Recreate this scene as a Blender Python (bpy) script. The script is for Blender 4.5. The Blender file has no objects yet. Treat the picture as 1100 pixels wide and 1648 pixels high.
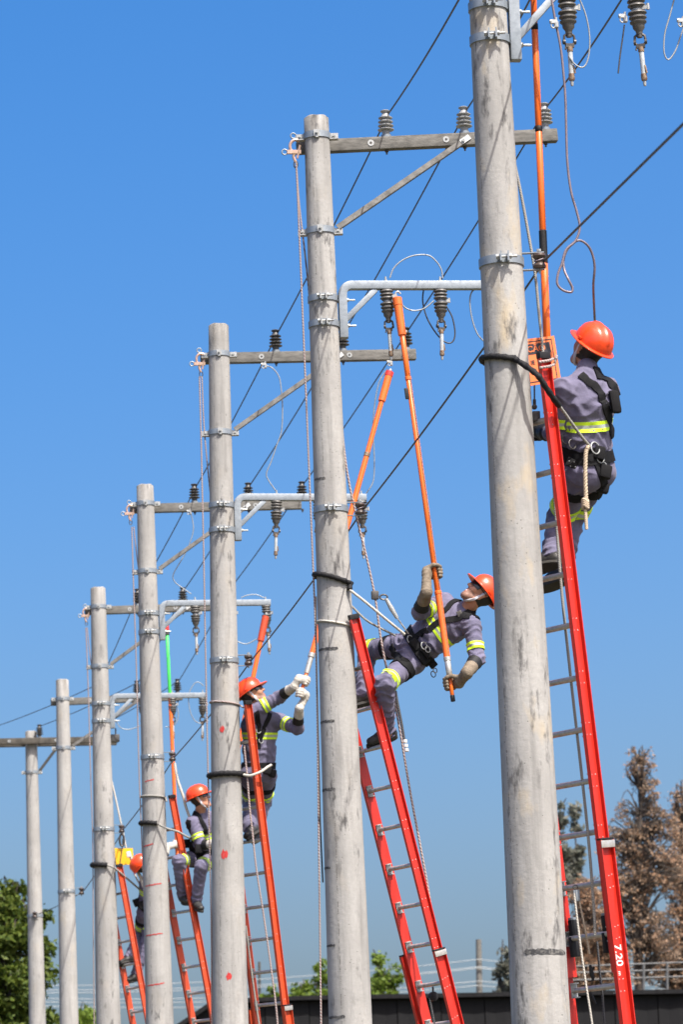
import bpy, bmesh, math, random
import numpy as np
from mathutils import Vector, Matrix

random.seed(7)
rng = np.random.default_rng(7)
scene = bpy.context.scene
COL = scene.collection

# ---------------------------------------------------------------- camera
PW, PH = 1100.0, 1648.0
FPX = 6313.6
YAW, PITCH, ROLL = 0.1479, 0.1928, -0.0377
CAM = np.array([0.0, 0.0, 1.2])
_F = np.array([math.sin(YAW)*math.cos(PITCH), math.cos(YAW)*math.cos(PITCH), math.sin(PITCH)])
_R0 = np.array([math.cos(YAW), -math.sin(YAW), 0.0])
_U0 = np.cross(_R0, _F)
_cr, _sr = math.cos(ROLL), math.sin(ROLL)
CR = _cr*_R0 + _sr*_U0
CU = -_sr*_R0 + _cr*_U0
cam_data = bpy.data.cameras.new('camera')
cam = bpy.data.objects.new('camera', cam_data)
COL.objects.link(cam)
cam.matrix_world = Matrix(((CR[0], CU[0], -_F[0], CAM[0]), (CR[1], CU[1], -_F[1], CAM[1]),
                           (CR[2], CU[2], -_F[2], CAM[2]), (0, 0, 0, 1)))
cam_data.sensor_fit = 'VERTICAL'
cam_data.sensor_height = 36.0
cam_data.sensor_width = 36.0
cam_data.lens = FPX/PH*36.0
cam_data.clip_start = 0.5
cam_data.clip_end = 6000
cam_data.dof.use_dof = True
cam_data.dof.focus_distance = 27.5
cam_data.dof.aperture_fstop = 6.3
scene.camera = cam

# ---------------------------------------------------------------- world, sun, exposure
SUN_AZ = math.radians(180-27)          # from +Y towards +X
SUN_EL = math.radians(57)
world = bpy.data.worlds.new('World')
scene.world = world
world.use_nodes = True
wn = world.node_tree.nodes; wl = world.node_tree.links
bg = wn['Background']
sky = wn.new('ShaderNodeTexSky')
sky.sky_type = 'NISHITA'
sky.sun_disc = False
sky.sun_elevation = SUN_EL
sky.sun_rotation = SUN_AZ
sky.altitude = 0
sky.air_density = 0.8
sky.dust_density = 5.5
sky.ozone_density = 2.0
hs = wn.new('ShaderNodeHueSaturation')
hs.inputs['Saturation'].default_value = 1.57
hs.inputs['Hue'].default_value = 0.503
wl.new(sky.outputs[0], hs.inputs['Color'])
wl.new(hs.outputs[0], bg.inputs['Color'])
bg.inputs['Strength'].default_value = 0.147
sun_l = bpy.data.lights.new('sun', 'SUN')
sun_l.energy = 4.5
sun_l.angle = math.radians(0.53)
sun_l.color = (1.0, 0.96, 0.9)
sun = bpy.data.objects.new('sun', sun_l)
COL.objects.link(sun)
_sd = Vector((math.sin(SUN_AZ)*math.cos(SUN_EL), math.cos(SUN_AZ)*math.cos(SUN_EL), math.sin(SUN_EL)))
sun.rotation_euler = _sd.to_track_quat('Z', 'Y').to_euler()
sun.location = (10, -10, 40)
vs = scene.view_settings
vs.view_transform = 'Standard'; vs.look = 'None'; vs.exposure = 0.82; vs.gamma = 1.0
vs.use_curve_mapping = False

# ---------------------------------------------------------------- geometry helpers
def ray(x, y):
    return _F + CR*(x-PW/2)/FPX + CU*(PH/2-y)/FPX
def at(x, y, Y):
    """point of the place that lies on the plane Y and is seen at photo pixel x, y"""
    d = ray(x, y)
    return CAM + d*(Y/d[1])
def proj(P):
    q = np.asarray(P)-CAM; d = q@_F
    return np.array([PW/2+FPX*(q@CR)/d, PH/2-FPX*(q@CU)/d])
def mpp(Y):
    return Y/FPX*0.995
def nrm(v):
    v = np.asarray(v, float); n = np.linalg.norm(v)
    return v/n if n > 1e-12 else v
def V(*a):
    return np.array(a, float)
def perp(d):
    d = nrm(d); h = V(0, 0, 1) if abs(d[2]) < 0.9 else V(1, 0, 0)
    a = nrm(np.cross(h, d)); return a, np.cross(d, a)
def smooth_path(pts, n=8):
    """Catmull-Rom through points"""
    p = [np.asarray(q, float) for q in pts]
    if len(p) < 3:
        return p
    e = [2*p[0]-p[1]]+p+[2*p[-1]-p[-2]]
    out = []
    for i in range(1, len(e)-2):
        a, b, c, d = e[i-1], e[i], e[i+1], e[i+2]
        for k in range(n):
            t = k/n
            out.append(0.5*((2*b)+(c-a)*t+(2*a-5*b+4*c-d)*t*t+(3*b-a-3*c+d)*t**3))
    out.append(p[-1])
    return out

def world_origin(o):
    v = np.zeros(3)
    while o is not None:
        v = v+np.array(o.location); o = o.parent
    return v

class MB:
    def __init__(s):
        s.v = []; s.f = []; s.m = []; s.cur = 0
    def mi(s, k):
        s.cur = k; return s
    def add(s, vs, fs):
        o = len(s.v)
        s.v.extend([tuple(float(c) for c in q) for q in vs])
        for f in fs:
            s.f.append(tuple(i+o for i in f)); s.m.append(s.cur)
        return s
    def box(s, c, ax, ay, az):
        """half-extent vectors"""
        c = np.asarray(c, float); ax, ay, az = [np.asarray(q, float) for q in (ax, ay, az)]
        vs = [c+i*ax+j*ay+k*az for i in (-1, 1) for j in (-1, 1) for k in (-1, 1)]
        fs = [(0, 1, 3, 2), (4, 6, 7, 5), (0, 4, 5, 1), (2, 3, 7, 6), (0, 2, 6, 4), (1, 5, 7, 3)]
        if np.dot(np.cross(ax, ay), az) < 0:
            fs = [f[::-1] for f in fs]
        return s.add(vs, fs)
    def bar(s, a, b, side, w, t):
        """rectangular bar a->b, width w along side, thickness t"""
        a = np.asarray(a, float); b = np.asarray(b, float); d = b-a; L = np.linalg.norm(d); d = d/L
        sd = np.asarray(side, float); sd = nrm(sd-d*np.dot(sd, d)); th = np.cross(d, sd)
        return s.box((a+b)/2, d*L/2, sd*w/2, th*t/2)
    def tube(s, pts, r, n=8, cap=True, side=None):
        p = [np.asarray(q, float) for q in pts]
        m = len(p)
        rr = r if hasattr(r, '__len__') else [r]*m
        T = [nrm(p[min(i+1, m-1)]-p[max(i-1, 0)]) for i in range(m)]
        u, w = perp(T[0])
        if side is not None:
            u = nrm(np.asarray(side)-T[0]*np.dot(side, T[0])); w = np.cross(T[0], u)
        vs = []
        for i in range(m):
            if i:
                u = nrm(u-T[i]*np.dot(u, T[i])); w = np.cross(T[i], u)
            for k in range(n):
                a = 2*math.pi*k/n
                vs.append(p[i]+rr[i]*(math.cos(a)*u+math.sin(a)*w))
        fs = []
        for i in range(m-1):
            for k in range(n):
                k2 = (k+1) % n
                fs.append((i*n+k, i*n+k2, (i+1)*n+k2, (i+1)*n+k))
        if cap:
            fs.append(tuple(range(n-1, -1, -1))); fs.append(tuple((m-1)*n+k for k in range(n)))
        return s.add(vs, fs)
    def lathe(s, o, axis, prof, n=24, closed=False, cap=True):
        """prof: (radius, height) pairs"""
        o = np.asarray(o, float); ax = nrm(axis); u, w = perp(ax)
        m = len(prof); vs = []
        for r, h in prof:
            for k in range(n):
                a = 2*math.pi*k/n
                vs.append(o+ax*h+max(r, 1e-5)*(math.cos(a)*u+math.sin(a)*w))
        fs = []
        for i in range(m if closed else m-1):
            j = (i+1) % m
            for k in range(n):
                k2 = (k+1) % n
                fs.append((i*n+k, i*n+k2, j*n+k2, j*n+k))
        if cap and not closed:
            fs.append(tuple(range(n-1, -1, -1))); fs.append(tuple((m-1)*n+k for k in range(n)))
        return s.add(vs, fs)
    def mesh(s, name, mats, origin, smooth=35, bevel=0):
        me = bpy.data.meshes.new(name)
        a = np.array(s.v, float).reshape(-1, 3)-np.asarray(origin, float)
        me.from_pydata(a.tolist(), [], s.f)
        for m in (mats if isinstance(mats, (list, tuple)) else [mats]):
            me.materials.append(m)
        me.polygons.foreach_set('material_index', s.m)
        if bevel:
            bm = bmesh.new(); bm.from_mesh(me)
            bmesh.ops.bevel(bm, geom=[e for e in bm.edges if e.calc_face_angle(0) > 0.6], offset=bevel, segments=2, affect='EDGES', profile=0.6)
            bm.to_mesh(me); bm.free()
        me.validate()
        if smooth:
            me.polygons.foreach_set('use_smooth', [True]*len(me.polygons))
            me.set_sharp_from_angle(angle=math.radians(smooth))
        me.update()
        return me
    def build(s, name, mats, parent=None, origin=None, smooth=35, bevel=0):
        if origin is None:
            origin = world_origin(parent) if parent is not None else low_point(s.v)
        me = s.mesh(name, mats, origin, smooth, bevel)
        o = bpy.data.objects.new(name, me)
        COL.objects.link(o)
        if parent is not None:
            o.parent = parent
            o.location = np.asarray(origin)-world_origin(parent)
        else:
            o.location = origin
        return o

def low_point(v):
    a = np.array(v, float).reshape(-1, 3); k = a[:, 2].argmin()
    return V((a[:, 0].min()+a[:, 0].max())/2, (a[:, 1].min()+a[:, 1].max())/2, a[k, 2])
def tag(o, label, cat, group=None):
    o['label'] = label; o['category'] = cat
    if group: o['group'] = group
    return o
def thing(name, loc, label, cat, group=None):
    o = bpy.data.objects.new(name, None); COL.objects.link(o)
    o.location = loc; o.empty_display_size = 0.1
    return tag(o, label, cat, group)
def share(o, parent, loc):
    c = o.copy(); COL.objects.link(c); c.parent = parent; c.location = loc
    return c
def structure(o):
    o['kind'] = 'structure'; return o

# ---------------------------------------------------------------- materials
def newmat(name):
    m = bpy.data.materials.new(name); m.use_nodes = True
    nt = m.node_tree
    return m, nt.nodes, nt.links, nt.nodes['Principled BSDF']
def _mix(n, l, fac, a, b, mode='MIX'):
    x = n.new('ShaderNodeMix'); x.data_type = 'RGBA'; x.blend_type = mode
    if isinstance(fac, float): x.inputs[0].default_value = fac
    else: l.new(fac, x.inputs[0])
    for s_, q in ((x.inputs[6], a), (x.inputs[7], b)):
        if isinstance(q, tuple): s_.default_value = (*q[:3], 1)
        else: l.new(q, s_)
    return x.outputs[2]
def _ramp(n, l, src, p0, p1, c0=(0, 0, 0), c1=(1, 1, 1)):
    r = n.new('ShaderNodeValToRGB'); r.color_ramp.elements[0].position = p0; r.color_ramp.elements[1].position = p1
    r.color_ramp.elements[0].color = (*c0, 1); r.color_ramp.elements[1].color = (*c1, 1)
    l.new(src, r.inputs[0]); return r.outputs[0]
def _noise(n, l, vec, scale, detail=4, rough=0.55):
    t = n.new('ShaderNodeTexNoise'); t.inputs['Scale'].default_value = scale
    t.inputs['Detail'].default_value = detail; t.inputs['Roughness'].default_value = rough
    l.new(vec, t.inputs['Vector']); return t.outputs['Fac']
def _map(n, l, vec, scale, loc=(0, 0, 0)):
    t = n.new('ShaderNodeMapping'); t.inputs['Scale'].default_value = scale; t.inputs['Location'].default_value = loc
    l.new(vec, t.inputs['Vector']); return t.outputs[0]
def _math(n, l, op, a, b=None, c=None):
    t = n.new('ShaderNodeMath'); t.operation = op
    for i, q in enumerate((a, b, c)):
        if q is None: continue
        if isinstance(q, (int, float)): t.inputs[i].default_value = q
        else: l.new(q, t.inputs[i])
    return t.outputs[0]
def pmat(name, col, rough=0.6, metal=0.0, col2=None, scale=14.0, bump=0.15, bscale=90.0, stretch=(1, 1, 1), lo=0.35, hi=0.7, spec=0.5, coat=0.0, sheen=0.0, dist=0.004):
    m, n, l, b = newmat(name)
    tc = n.new('ShaderNodeTexCoord').outputs['Object']
    vec = _map(n, l, tc, stretch)
    f = _ramp(n, l, _noise(n, l, vec, scale), lo, hi)
    c2 = col2 or tuple(c*0.72 for c in col)
    l.new(_mix(n, l, f, col, c2), b.inputs['Base Color'])
    b.inputs['Metallic'].default_value = metal
    rr = n.new('ShaderNodeMapRange'); rr.inputs[3].default_value = max(rough-0.08, 0.05); rr.inputs[4].default_value = min(rough+0.12, 1)
    l.new(f, rr.inputs[0]); l.new(rr.outputs[0], b.inputs['Roughness'])
    b.inputs['Specular IOR Level'].default_value = spec
    if coat: b.inputs['Coat Weight'].default_value = coat
    if sheen: b.inputs['Sheen Weight'].default_value = sheen
    if bump:
        bp = n.new('ShaderNodeBump'); bp.inputs['Strength'].default_value = bump; bp.inputs['Distance'].default_value = dist
        l.new(_noise(n, l, vec, bscale), bp.inputs['Height']); l.new(bp.outputs[0], b.inputs['Normal'])
    return m

def pole_material(name, seed, warm=0.0, dirt=0.5, seam_angle=-2.0, top=10.0):
    """old spun concrete: mould seam, pits, rubbed smears and rust-yellow stains (object space, z along the pole)"""
    m, n, l, b = newmat(name)
    tc = n.new('ShaderNodeTexCoord').outputs['Object']
    off = _map(n, l, tc, (1, 1, 1), (seed*3.7, seed*1.9, seed*5.3))
    sx = n.new('ShaderNodeSeparateXYZ'); l.new(tc, sx.inputs[0])
    base = _mix(n, l, _ramp(n, l, _noise(n, l, off, 1.7, 5), 0.3, 0.72), (0.385, 0.376, 0.356), (0.25, 0.244, 0.232))
    fine = _ramp(n, l, _noise(n, l, off, 38, 6, 0.7), 0.3, 0.75)
    base = _mix(n, l, _math(n, l, 'MULTIPLY', fine, 0.7), base, (0.25, 0.243, 0.23))
    streak = _ramp(n, l, _noise(n, l, _map(n, l, off, (9, 9, 0.55)), 1.6, 5, 0.6), 0.52, 0.75)
    base = _mix(n, l, _math(n, l, 'MULTIPLY', streak, 0.6*dirt+0.18), base, (0.17, 0.166, 0.158))
    light = _ramp(n, l, _noise(n, l, _map(n, l, off, (6, 6, 0.8), (4, 1, 2)), 1.5, 4), 0.55, 0.8)
    base = _mix(n, l, _math(n, l, 'MULTIPLY', light, 0.35), base, (0.45, 0.443, 0.425))
    yel = _ramp(n, l, _noise(n, l, _map(n, l, off, (4, 4, 1.7), (9, 3, 1)), 1.3, 4), 0.56, 0.72)
    base = _mix(n, l, _math(n, l, 'MULTIPLY', yel, warm), base, (0.47, 0.36, 0.2))
    # weathered rim
    tz = n.new('ShaderNodeMapRange'); tz.inputs[1].default_value = top-0.34; tz.inputs[2].default_value = top; l.new(sx.outputs[2], tz.inputs[0])
    rim = _math(n, l, 'MULTIPLY', tz.outputs[0], _ramp(n, l, _noise(n, l, _map(n, l, off, (8, 8, 1.2)), 1.8, 5), 0.3, 0.62))
    base = _mix(n, l, _math(n, l, 'MULTIPLY', rim, 0.85), base, (0.12, 0.108, 0.09))
    # rubbed dark smears
    sm = _ramp(n, l, _noise(n, l, _map(n, l, off, (11, 11, 3.2), (2, 8, 6)), 1.25, 6, 0.68), 0.55, 0.66)
    gate = _ramp(n, l, _noise(n, l, _map(n, l, off, (2.2, 2.2, 0.9), (1, 6, 3)), 1.2, 2), 0.45, 0.58)
    base = _mix(n, l, _math(n, l, 'MULTIPLY', _math(n, l, 'MULTIPLY', sm, gate), dirt), base, (0.07, 0.068, 0.067))
    # pits
    vo = n.new('ShaderNodeTexVoronoi'); vo.inputs['Scale'].default_value = 34; l.new(off, vo.inputs['Vector'])
    pit = _math(n, l, 'LESS_THAN', vo.outputs['Distance'], 0.13)
    pg = _math(n, l, 'GREATER_THAN', _noise(n, l, off, 6, 2), 0.56)
    pit = _math(n, l, 'MULTIPLY', pit, pg)
    base = _mix(n, l, _math(n, l, 'MULTIPLY', pit, 0.85), base, (0.1, 0.095, 0.085))
    # mould seam: broken ridge line down the side
    ang = _math(n, l, 'ARCTAN2', sx.outputs[1], sx.outputs[0])
    wob = _math(n, l, 'MULTIPLY', _math(n, l, 'SUBTRACT', _noise(n, l, _map(n, l, off, (0, 0, 1)), 1.2, 3), 0.5), 0.09)
    dd = _math(n, l, 'ABSOLUTE', _math(n, l, 'SUBTRACT', _math(n, l, 'ADD', ang, wob), seam_angle))
    line = _math(n, l, 'LESS_THAN', dd, 0.024)
    brk = _math(n, l, 'GREATER_THAN', _noise(n, l, _map(n, l, off, (0, 0, 1)), 9, 8, 0.8), 0.5)
    seam = _math(n, l, 'MULTIPLY', line, brk)
    base = _mix(n, l, _math(n, l, 'MULTIPLY', seam, 0.85), base, (0.13, 0.125, 0.115))
    l.new(base, b.inputs['Base Color'])
    b.inputs['Roughness'].default_value = 0.88; b.inputs['Specular IOR Level'].default_value = 0.25
    ridge = _math(n, l, 'MULTIPLY', _math(n, l, 'LESS_THAN', dd, 0.05), 0.6)
    h = _math(n, l, 'ADD', _math(n, l, 'MULTIPLY', fine, 0.5), _math(n, l, 'SUBTRACT', ridge, _math(n, l, 'ADD', pit, seam)))
    h = _math(n, l, 'ADD', h, _math(n, l, 'MULTIPLY', _noise(n, l, off, 7, 3), 1.6))
    bp = n.new('ShaderNodeBump'); bp.inputs['Strength'].default_value = 0.45; bp.inputs['Distance'].default_value = 0.006
    l.new(h, bp.inputs['Height']); l.new(bp.outputs[0], b.inputs['Normal'])
    return m

def rope_material(name, ca, cb, scale=60.0):
    m, n, l, b = newmat(name)
    tc = n.new('ShaderNodeTexCoord').outputs['Object']
    w = n.new('ShaderNodeTexWave'); w.wave_type = 'BANDS'; w.bands_direction = 'DIAGONAL'
    w.inputs['Scale'].default_value = scale; w.inputs['Distortion'].default_value = 1.5; l.new(tc, w.inputs['Vector'])
    l.new(_mix(n, l, _ramp(n, l, w.outputs['Fac'], 0.35, 0.6), ca, cb), b.inputs['Base Color'])
    b.inputs['Roughness'].default_value = 0.85
    bp = n.new('ShaderNodeBump'); bp.inputs['Strength'].default_value = 0.4; bp.inputs['Distance'].default_value = 0.003
    l.new(w.outputs['Fac'], bp.inputs['Height']); l.new(bp.outputs[0], b.inputs['Normal'])
    return m

M = {}
M['arm'] = pmat('arm_concrete', (0.165, 0.158, 0.142), 0.9, col2=(0.08, 0.077, 0.07), scale=9, stretch=(1, 1, 4), bump=0.4, bscale=60)
M['arm_old'] = pmat('weathered_dark_arm', (0.085, 0.075, 0.06), 0.9, col2=(0.04, 0.036, 0.03), scale=8, bump=0.4, bscale=50)
M['galv'] = pmat('galvanised_steel', (0.29, 0.325, 0.35), 0.5, 0.45, col2=(0.19, 0.215, 0.24), scale=22, bump=0.12, bscale=120)
M['galv_pale'] = pmat('pale_zinc', (0.4, 0.41, 0.40), 0.5, 0.35, col2=(0.27, 0.28, 0.275), scale=30, bump=0.1)
M['brace'] = pmat('dull_steel_angle', (0.12, 0.116, 0.107), 0.65, 0.3, col2=(0.075, 0.073, 0.068), scale=16)
M['porc_grey'] = pmat('grey_porcelain', (0.33, 0.335, 0.33), 0.28, col2=(0.25, 0.25, 0.245), scale=12, bump=0.05)
M['porc_dark'] = pmat('dark_polymer', (0.075, 0.072, 0.068), 0.4, col2=(0.045, 0.043, 0.041), scale=18, bump=0.08)
M['porc_brown'] = pmat('brown_porcelain', (0.075, 0.05, 0.04), 0.3, col2=(0.04, 0.028, 0.022), scale=18, bump=0.06)
M['cutout_grey'] = pmat('dark_cutout_polymer', (0.1, 0.095, 0.085), 0.5, col2=(0.06, 0.055, 0.05), scale=26, bump=0.1)  # dark grey-brown tone of the cutout bodies
M['steel_dark'] = pmat('dark_forged_steel', (0.09, 0.085, 0.08), 0.5, 0.5, col2=(0.05, 0.045, 0.04), scale=40)
M['fuse_tube'] = pmat('pale_fuse_tube', (0.42, 0.45, 0.46), 0.4, col2=(0.3, 0.32, 0.33), scale=30, bump=0.05)
M['rust'] = pmat('rusty_brass', (0.17, 0.09, 0.05), 0.55, 0.4, col2=(0.3, 0.25, 0.18), scale=60)
M['cable'] = pmat('dark_stranded_conductor', (0.05, 0.05, 0.053), 0.55, 0.2, col2=(0.03, 0.03, 0.032), scale=60, bump=0.2, bscale=300)
M['wire_grey'] = pmat('grey_jumper_wire', (0.3, 0.32, 0.33), 0.45, 0.3, col2=(0.2, 0.22, 0.23), scale=20)
M['wire_copper'] = pmat('violet_brown_ground_wire', (0.2, 0.16, 0.175), 0.4, 0.2, col2=(0.14, 0.11, 0.125), scale=25, bump=0.2, bscale=300)
M['fg_orange'] = pmat('orange_fibreglass_stick', (0.78, 0.145, 0.015), 0.38, col2=(0.68, 0.115, 0.012), scale=18, stretch=(3, 3, 0.6), bump=0.04, coat=0.15)
M['fg_green'] = pmat('bright_green_fibreglass', (0.08, 0.75, 0.12), 0.4, col2=(0.06, 0.65, 0.1), scale=15, bump=0.03)
M['red_tip'] = pmat('red_plastic_tip', (0.7, 0.04, 0.03), 0.4)
M['lad_red'] = pmat('red_fibreglass_ladder', (0.55, 0.019, 0.009), 0.46, col2=(0.4, 0.022, 0.014), lo=0.42, hi=0.8, scale=9, stretch=(6, 6, 0.5), bump=0.06, bscale=150, coat=0.12)
M['lad_orange'] = pmat('faded_ladder_shaded_head', (0.52, 0.066, 0.018), 0.5, col2=(0.42, 0.046, 0.014), scale=7, stretch=(6, 6, 0.5), bump=0.06, bscale=150)
M['alu'] = pmat('scuffed_aluminium', (0.52, 0.51, 0.48), 0.42, 0.55, col2=(0.36, 0.34, 0.3), scale=35, bump=0.12, bscale=160)
M['rubber'] = pmat('black_rubber', (0.009, 0.009, 0.010), 0.6, spec=0.3, col2=(0.015, 0.015, 0.016), scale=30, bump=0.2)
M['sleeve'] = pmat('black_lanyard_sleeve', (0.008, 0.008, 0.009), 0.7, spec=0.25, col2=(0.02, 0.02, 0.021), scale=34, bump=0.7, bscale=70, dist=0.008)
M['rope'] = rope_material('red_flecked_rope', (0.38, 0.345, 0.325), (0.2, 0.115, 0.105), 26)
M['rope_white'] = rope_material('off_white_rope', (0.55, 0.52, 0.46), (0.36, 0.34, 0.3), 40)
M['rope_tan'] = rope_material('tan_twisted_rope', (0.5, 0.41, 0.3), (0.37, 0.29, 0.2), 55)
M['rope_dark'] = rope_material('dark_rope', (0.07, 0.07, 0.075), (0.035, 0.035, 0.037), 40)
M['rope_grey'] = rope_material('grey_kernmantle_rope', (0.34, 0.33, 0.3), (0.17, 0.165, 0.15), 45)
M['cloth'] = pmat('grey_violet_workwear', (0.14, 0.13, 0.195), 0.9, col2=(0.105, 0.098, 0.15), scale=9, bump=0.55, bscale=17, sheen=0.1, dist=0.014, spec=0.2)
M['navy'] = pmat('navy_workwear', (0.02, 0.025, 0.07), 0.9, col2=(0.015, 0.018, 0.05), scale=12, bump=0.4, bscale=40, spec=0.2)
M['hivis'] = pmat('fluorescent_yellow_tape', (0.62, 0.88, 0.025), 0.6, col2=(0.55, 0.8, 0.02), scale=20, bump=0.05)
M['silver'] = pmat('silver_reflective_tape', (0.42, 0.45, 0.42), 0.45, 0.25, col2=(0.34, 0.37, 0.35), scale=40, bump=0.05)
M['harness'] = pmat('black_webbing', (0.005, 0.005, 0.006), 0.8, spec=0.2, col2=(0.011, 0.011, 0.012), scale=50, bump=0.4, bscale=160)
M['leather'] = pmat('tan_leather_glove', (0.185, 0.145, 0.1), 0.75, col2=(0.115, 0.088, 0.06), scale=22, bump=0.5, bscale=60, dist=0.006)
M['glove_white'] = pmat('off_white_leather_glove', (0.5, 0.47, 0.41), 0.75, col2=(0.36, 0.33, 0.285), scale=22, bump=0.4, bscale=60)
M['skin'] = pmat('skin', (0.46, 0.22, 0.135), 0.5, col2=(0.39, 0.175, 0.105), scale=20, bump=0.1, bscale=90)
M['stubble'] = pmat('stubbled_skin', (0.26, 0.135, 0.09), 0.6, col2=(0.17, 0.09, 0.065), scale=60, bump=0.15)
M['lips'] = pmat('lips', (0.4, 0.13, 0.1), 0.45, bump=0.05)
M['hair'] = pmat('black_hair', (0.012, 0.01, 0.009), 0.6, bump=0.6, bscale=120)
M['teeth'] = pmat('teeth', (0.7, 0.68, 0.62), 0.35, bump=0)
M['helmet'] = pmat('orange_red_helmet', (0.72, 0.055, 0.009), 0.36, col2=(0.58, 0.05, 0.014), scale=22, lo=.5, hi=.8, bump=0.08, bscale=60, coat=0.15)
M['lens'] = pmat('dark_lens', (0.01, 0.01, 0.012), 0.12, bump=0)
M['strap'] = pmat('pale_chin_strap', (0.6, 0.6, 0.64), 0.6, bump=0.1)
M['boot'] = pmat('dusty_black_boot', (0.016, 0.0155, 0.015), 0.55, col2=(0.036, 0.033, 0.029), scale=24, bump=0.3, bscale=70)
M['sole'] = pmat('boot_sole', (0.016, 0.015, 0.014), 0.8, col2=(0.04, 0.036, 0.03), scale=30, bump=0.5)
M['sign_orange'] = pmat('orange_sign_face', (0.85, 0.2, 0.055), 0.5, col2=(0.8, 0.18, 0.048), scale=6, bump=0.02)
M['sign_black'] = pmat('sign_black_print', (0.02, 0.02, 0.03), 0.5, bump=0)
M['sign_yellow'] = pmat('yellow_sign_face', (0.75, 0.42, 0.006), 0.5, col2=(0.68, 0.37, 0.006), scale=8, bump=0.05)
M['paint_black'] = pmat('brushed_black_paint', (0.03, 0.03, 0.032), 0.8, col2=(0.14, 0.135, 0.125), scale=60, lo=0.45, hi=0.62, bump=0.3)
M['paint_red'] = pmat('sprayed_red_paint', (0.42, 0.02, 0.018), 0.8, col2=(0.38, 0.12, 0.1), scale=50, lo=0.55, hi=0.75, bump=0.2)
M['letter'] = pmat('white_print', (0.8, 0.78, 0.76), 0.5, bump=0)
M['white_clip'] = pmat('white_plastic_clip', (0.6, 0.6, 0.58), 0.4, bump=0)
M['hook'] = pmat('yellow_zinc_hook', (0.43, 0.3, 0.19), 0.4, 0.4, col2=(0.5, 0.32, 0.29), scale=30)

# ---------------------------------------------------------------- ground, far setting
def ground():
    mb = MB(); S = 1500.0
    xs = np.linspace(-S, S, 25); ys = np.linspace(-60, 2*S, 25)
    vs = [(x, y, 0.0) for y in ys for x in xs]
    fs = [(j*25+i, j*25+i+1, (j+1)*25+i+1, (j+1)*25+i) for j in range(24) for i in range(24)]
    mb.add(vs, fs)
    m, n, l, b = newmat('dry_grass_and_dust')  # unseen ground, toned darker to bounce less light onto undersides
    tc = n.new('ShaderNodeTexCoord').outputs['Object']
    c = _mix(n, l, _ramp(n, l, _noise(n, l, tc, 0.25, 6), 0.35, 0.65), (0.07, 0.08, 0.03), (0.12, 0.1, 0.065))
    l.new(_mix(n, l, _ramp(n, l, _noise(n, l, tc, 9, 5), 0.3, 0.8), c, (0.08, 0.07, 0.045)), b.inputs['Base Color'])
    b.inputs['Roughness'].default_value = 0.95
    o = mb.build('ground', m, origin=(0, 0, 0), smooth=0)
    structure(o)
ground()

# ---------------------------------------------------------------- utility poles
PY = [None, 22.4, 30.03, 37.3, 44.81, 51.75, 59.44, 66.4]
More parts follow.
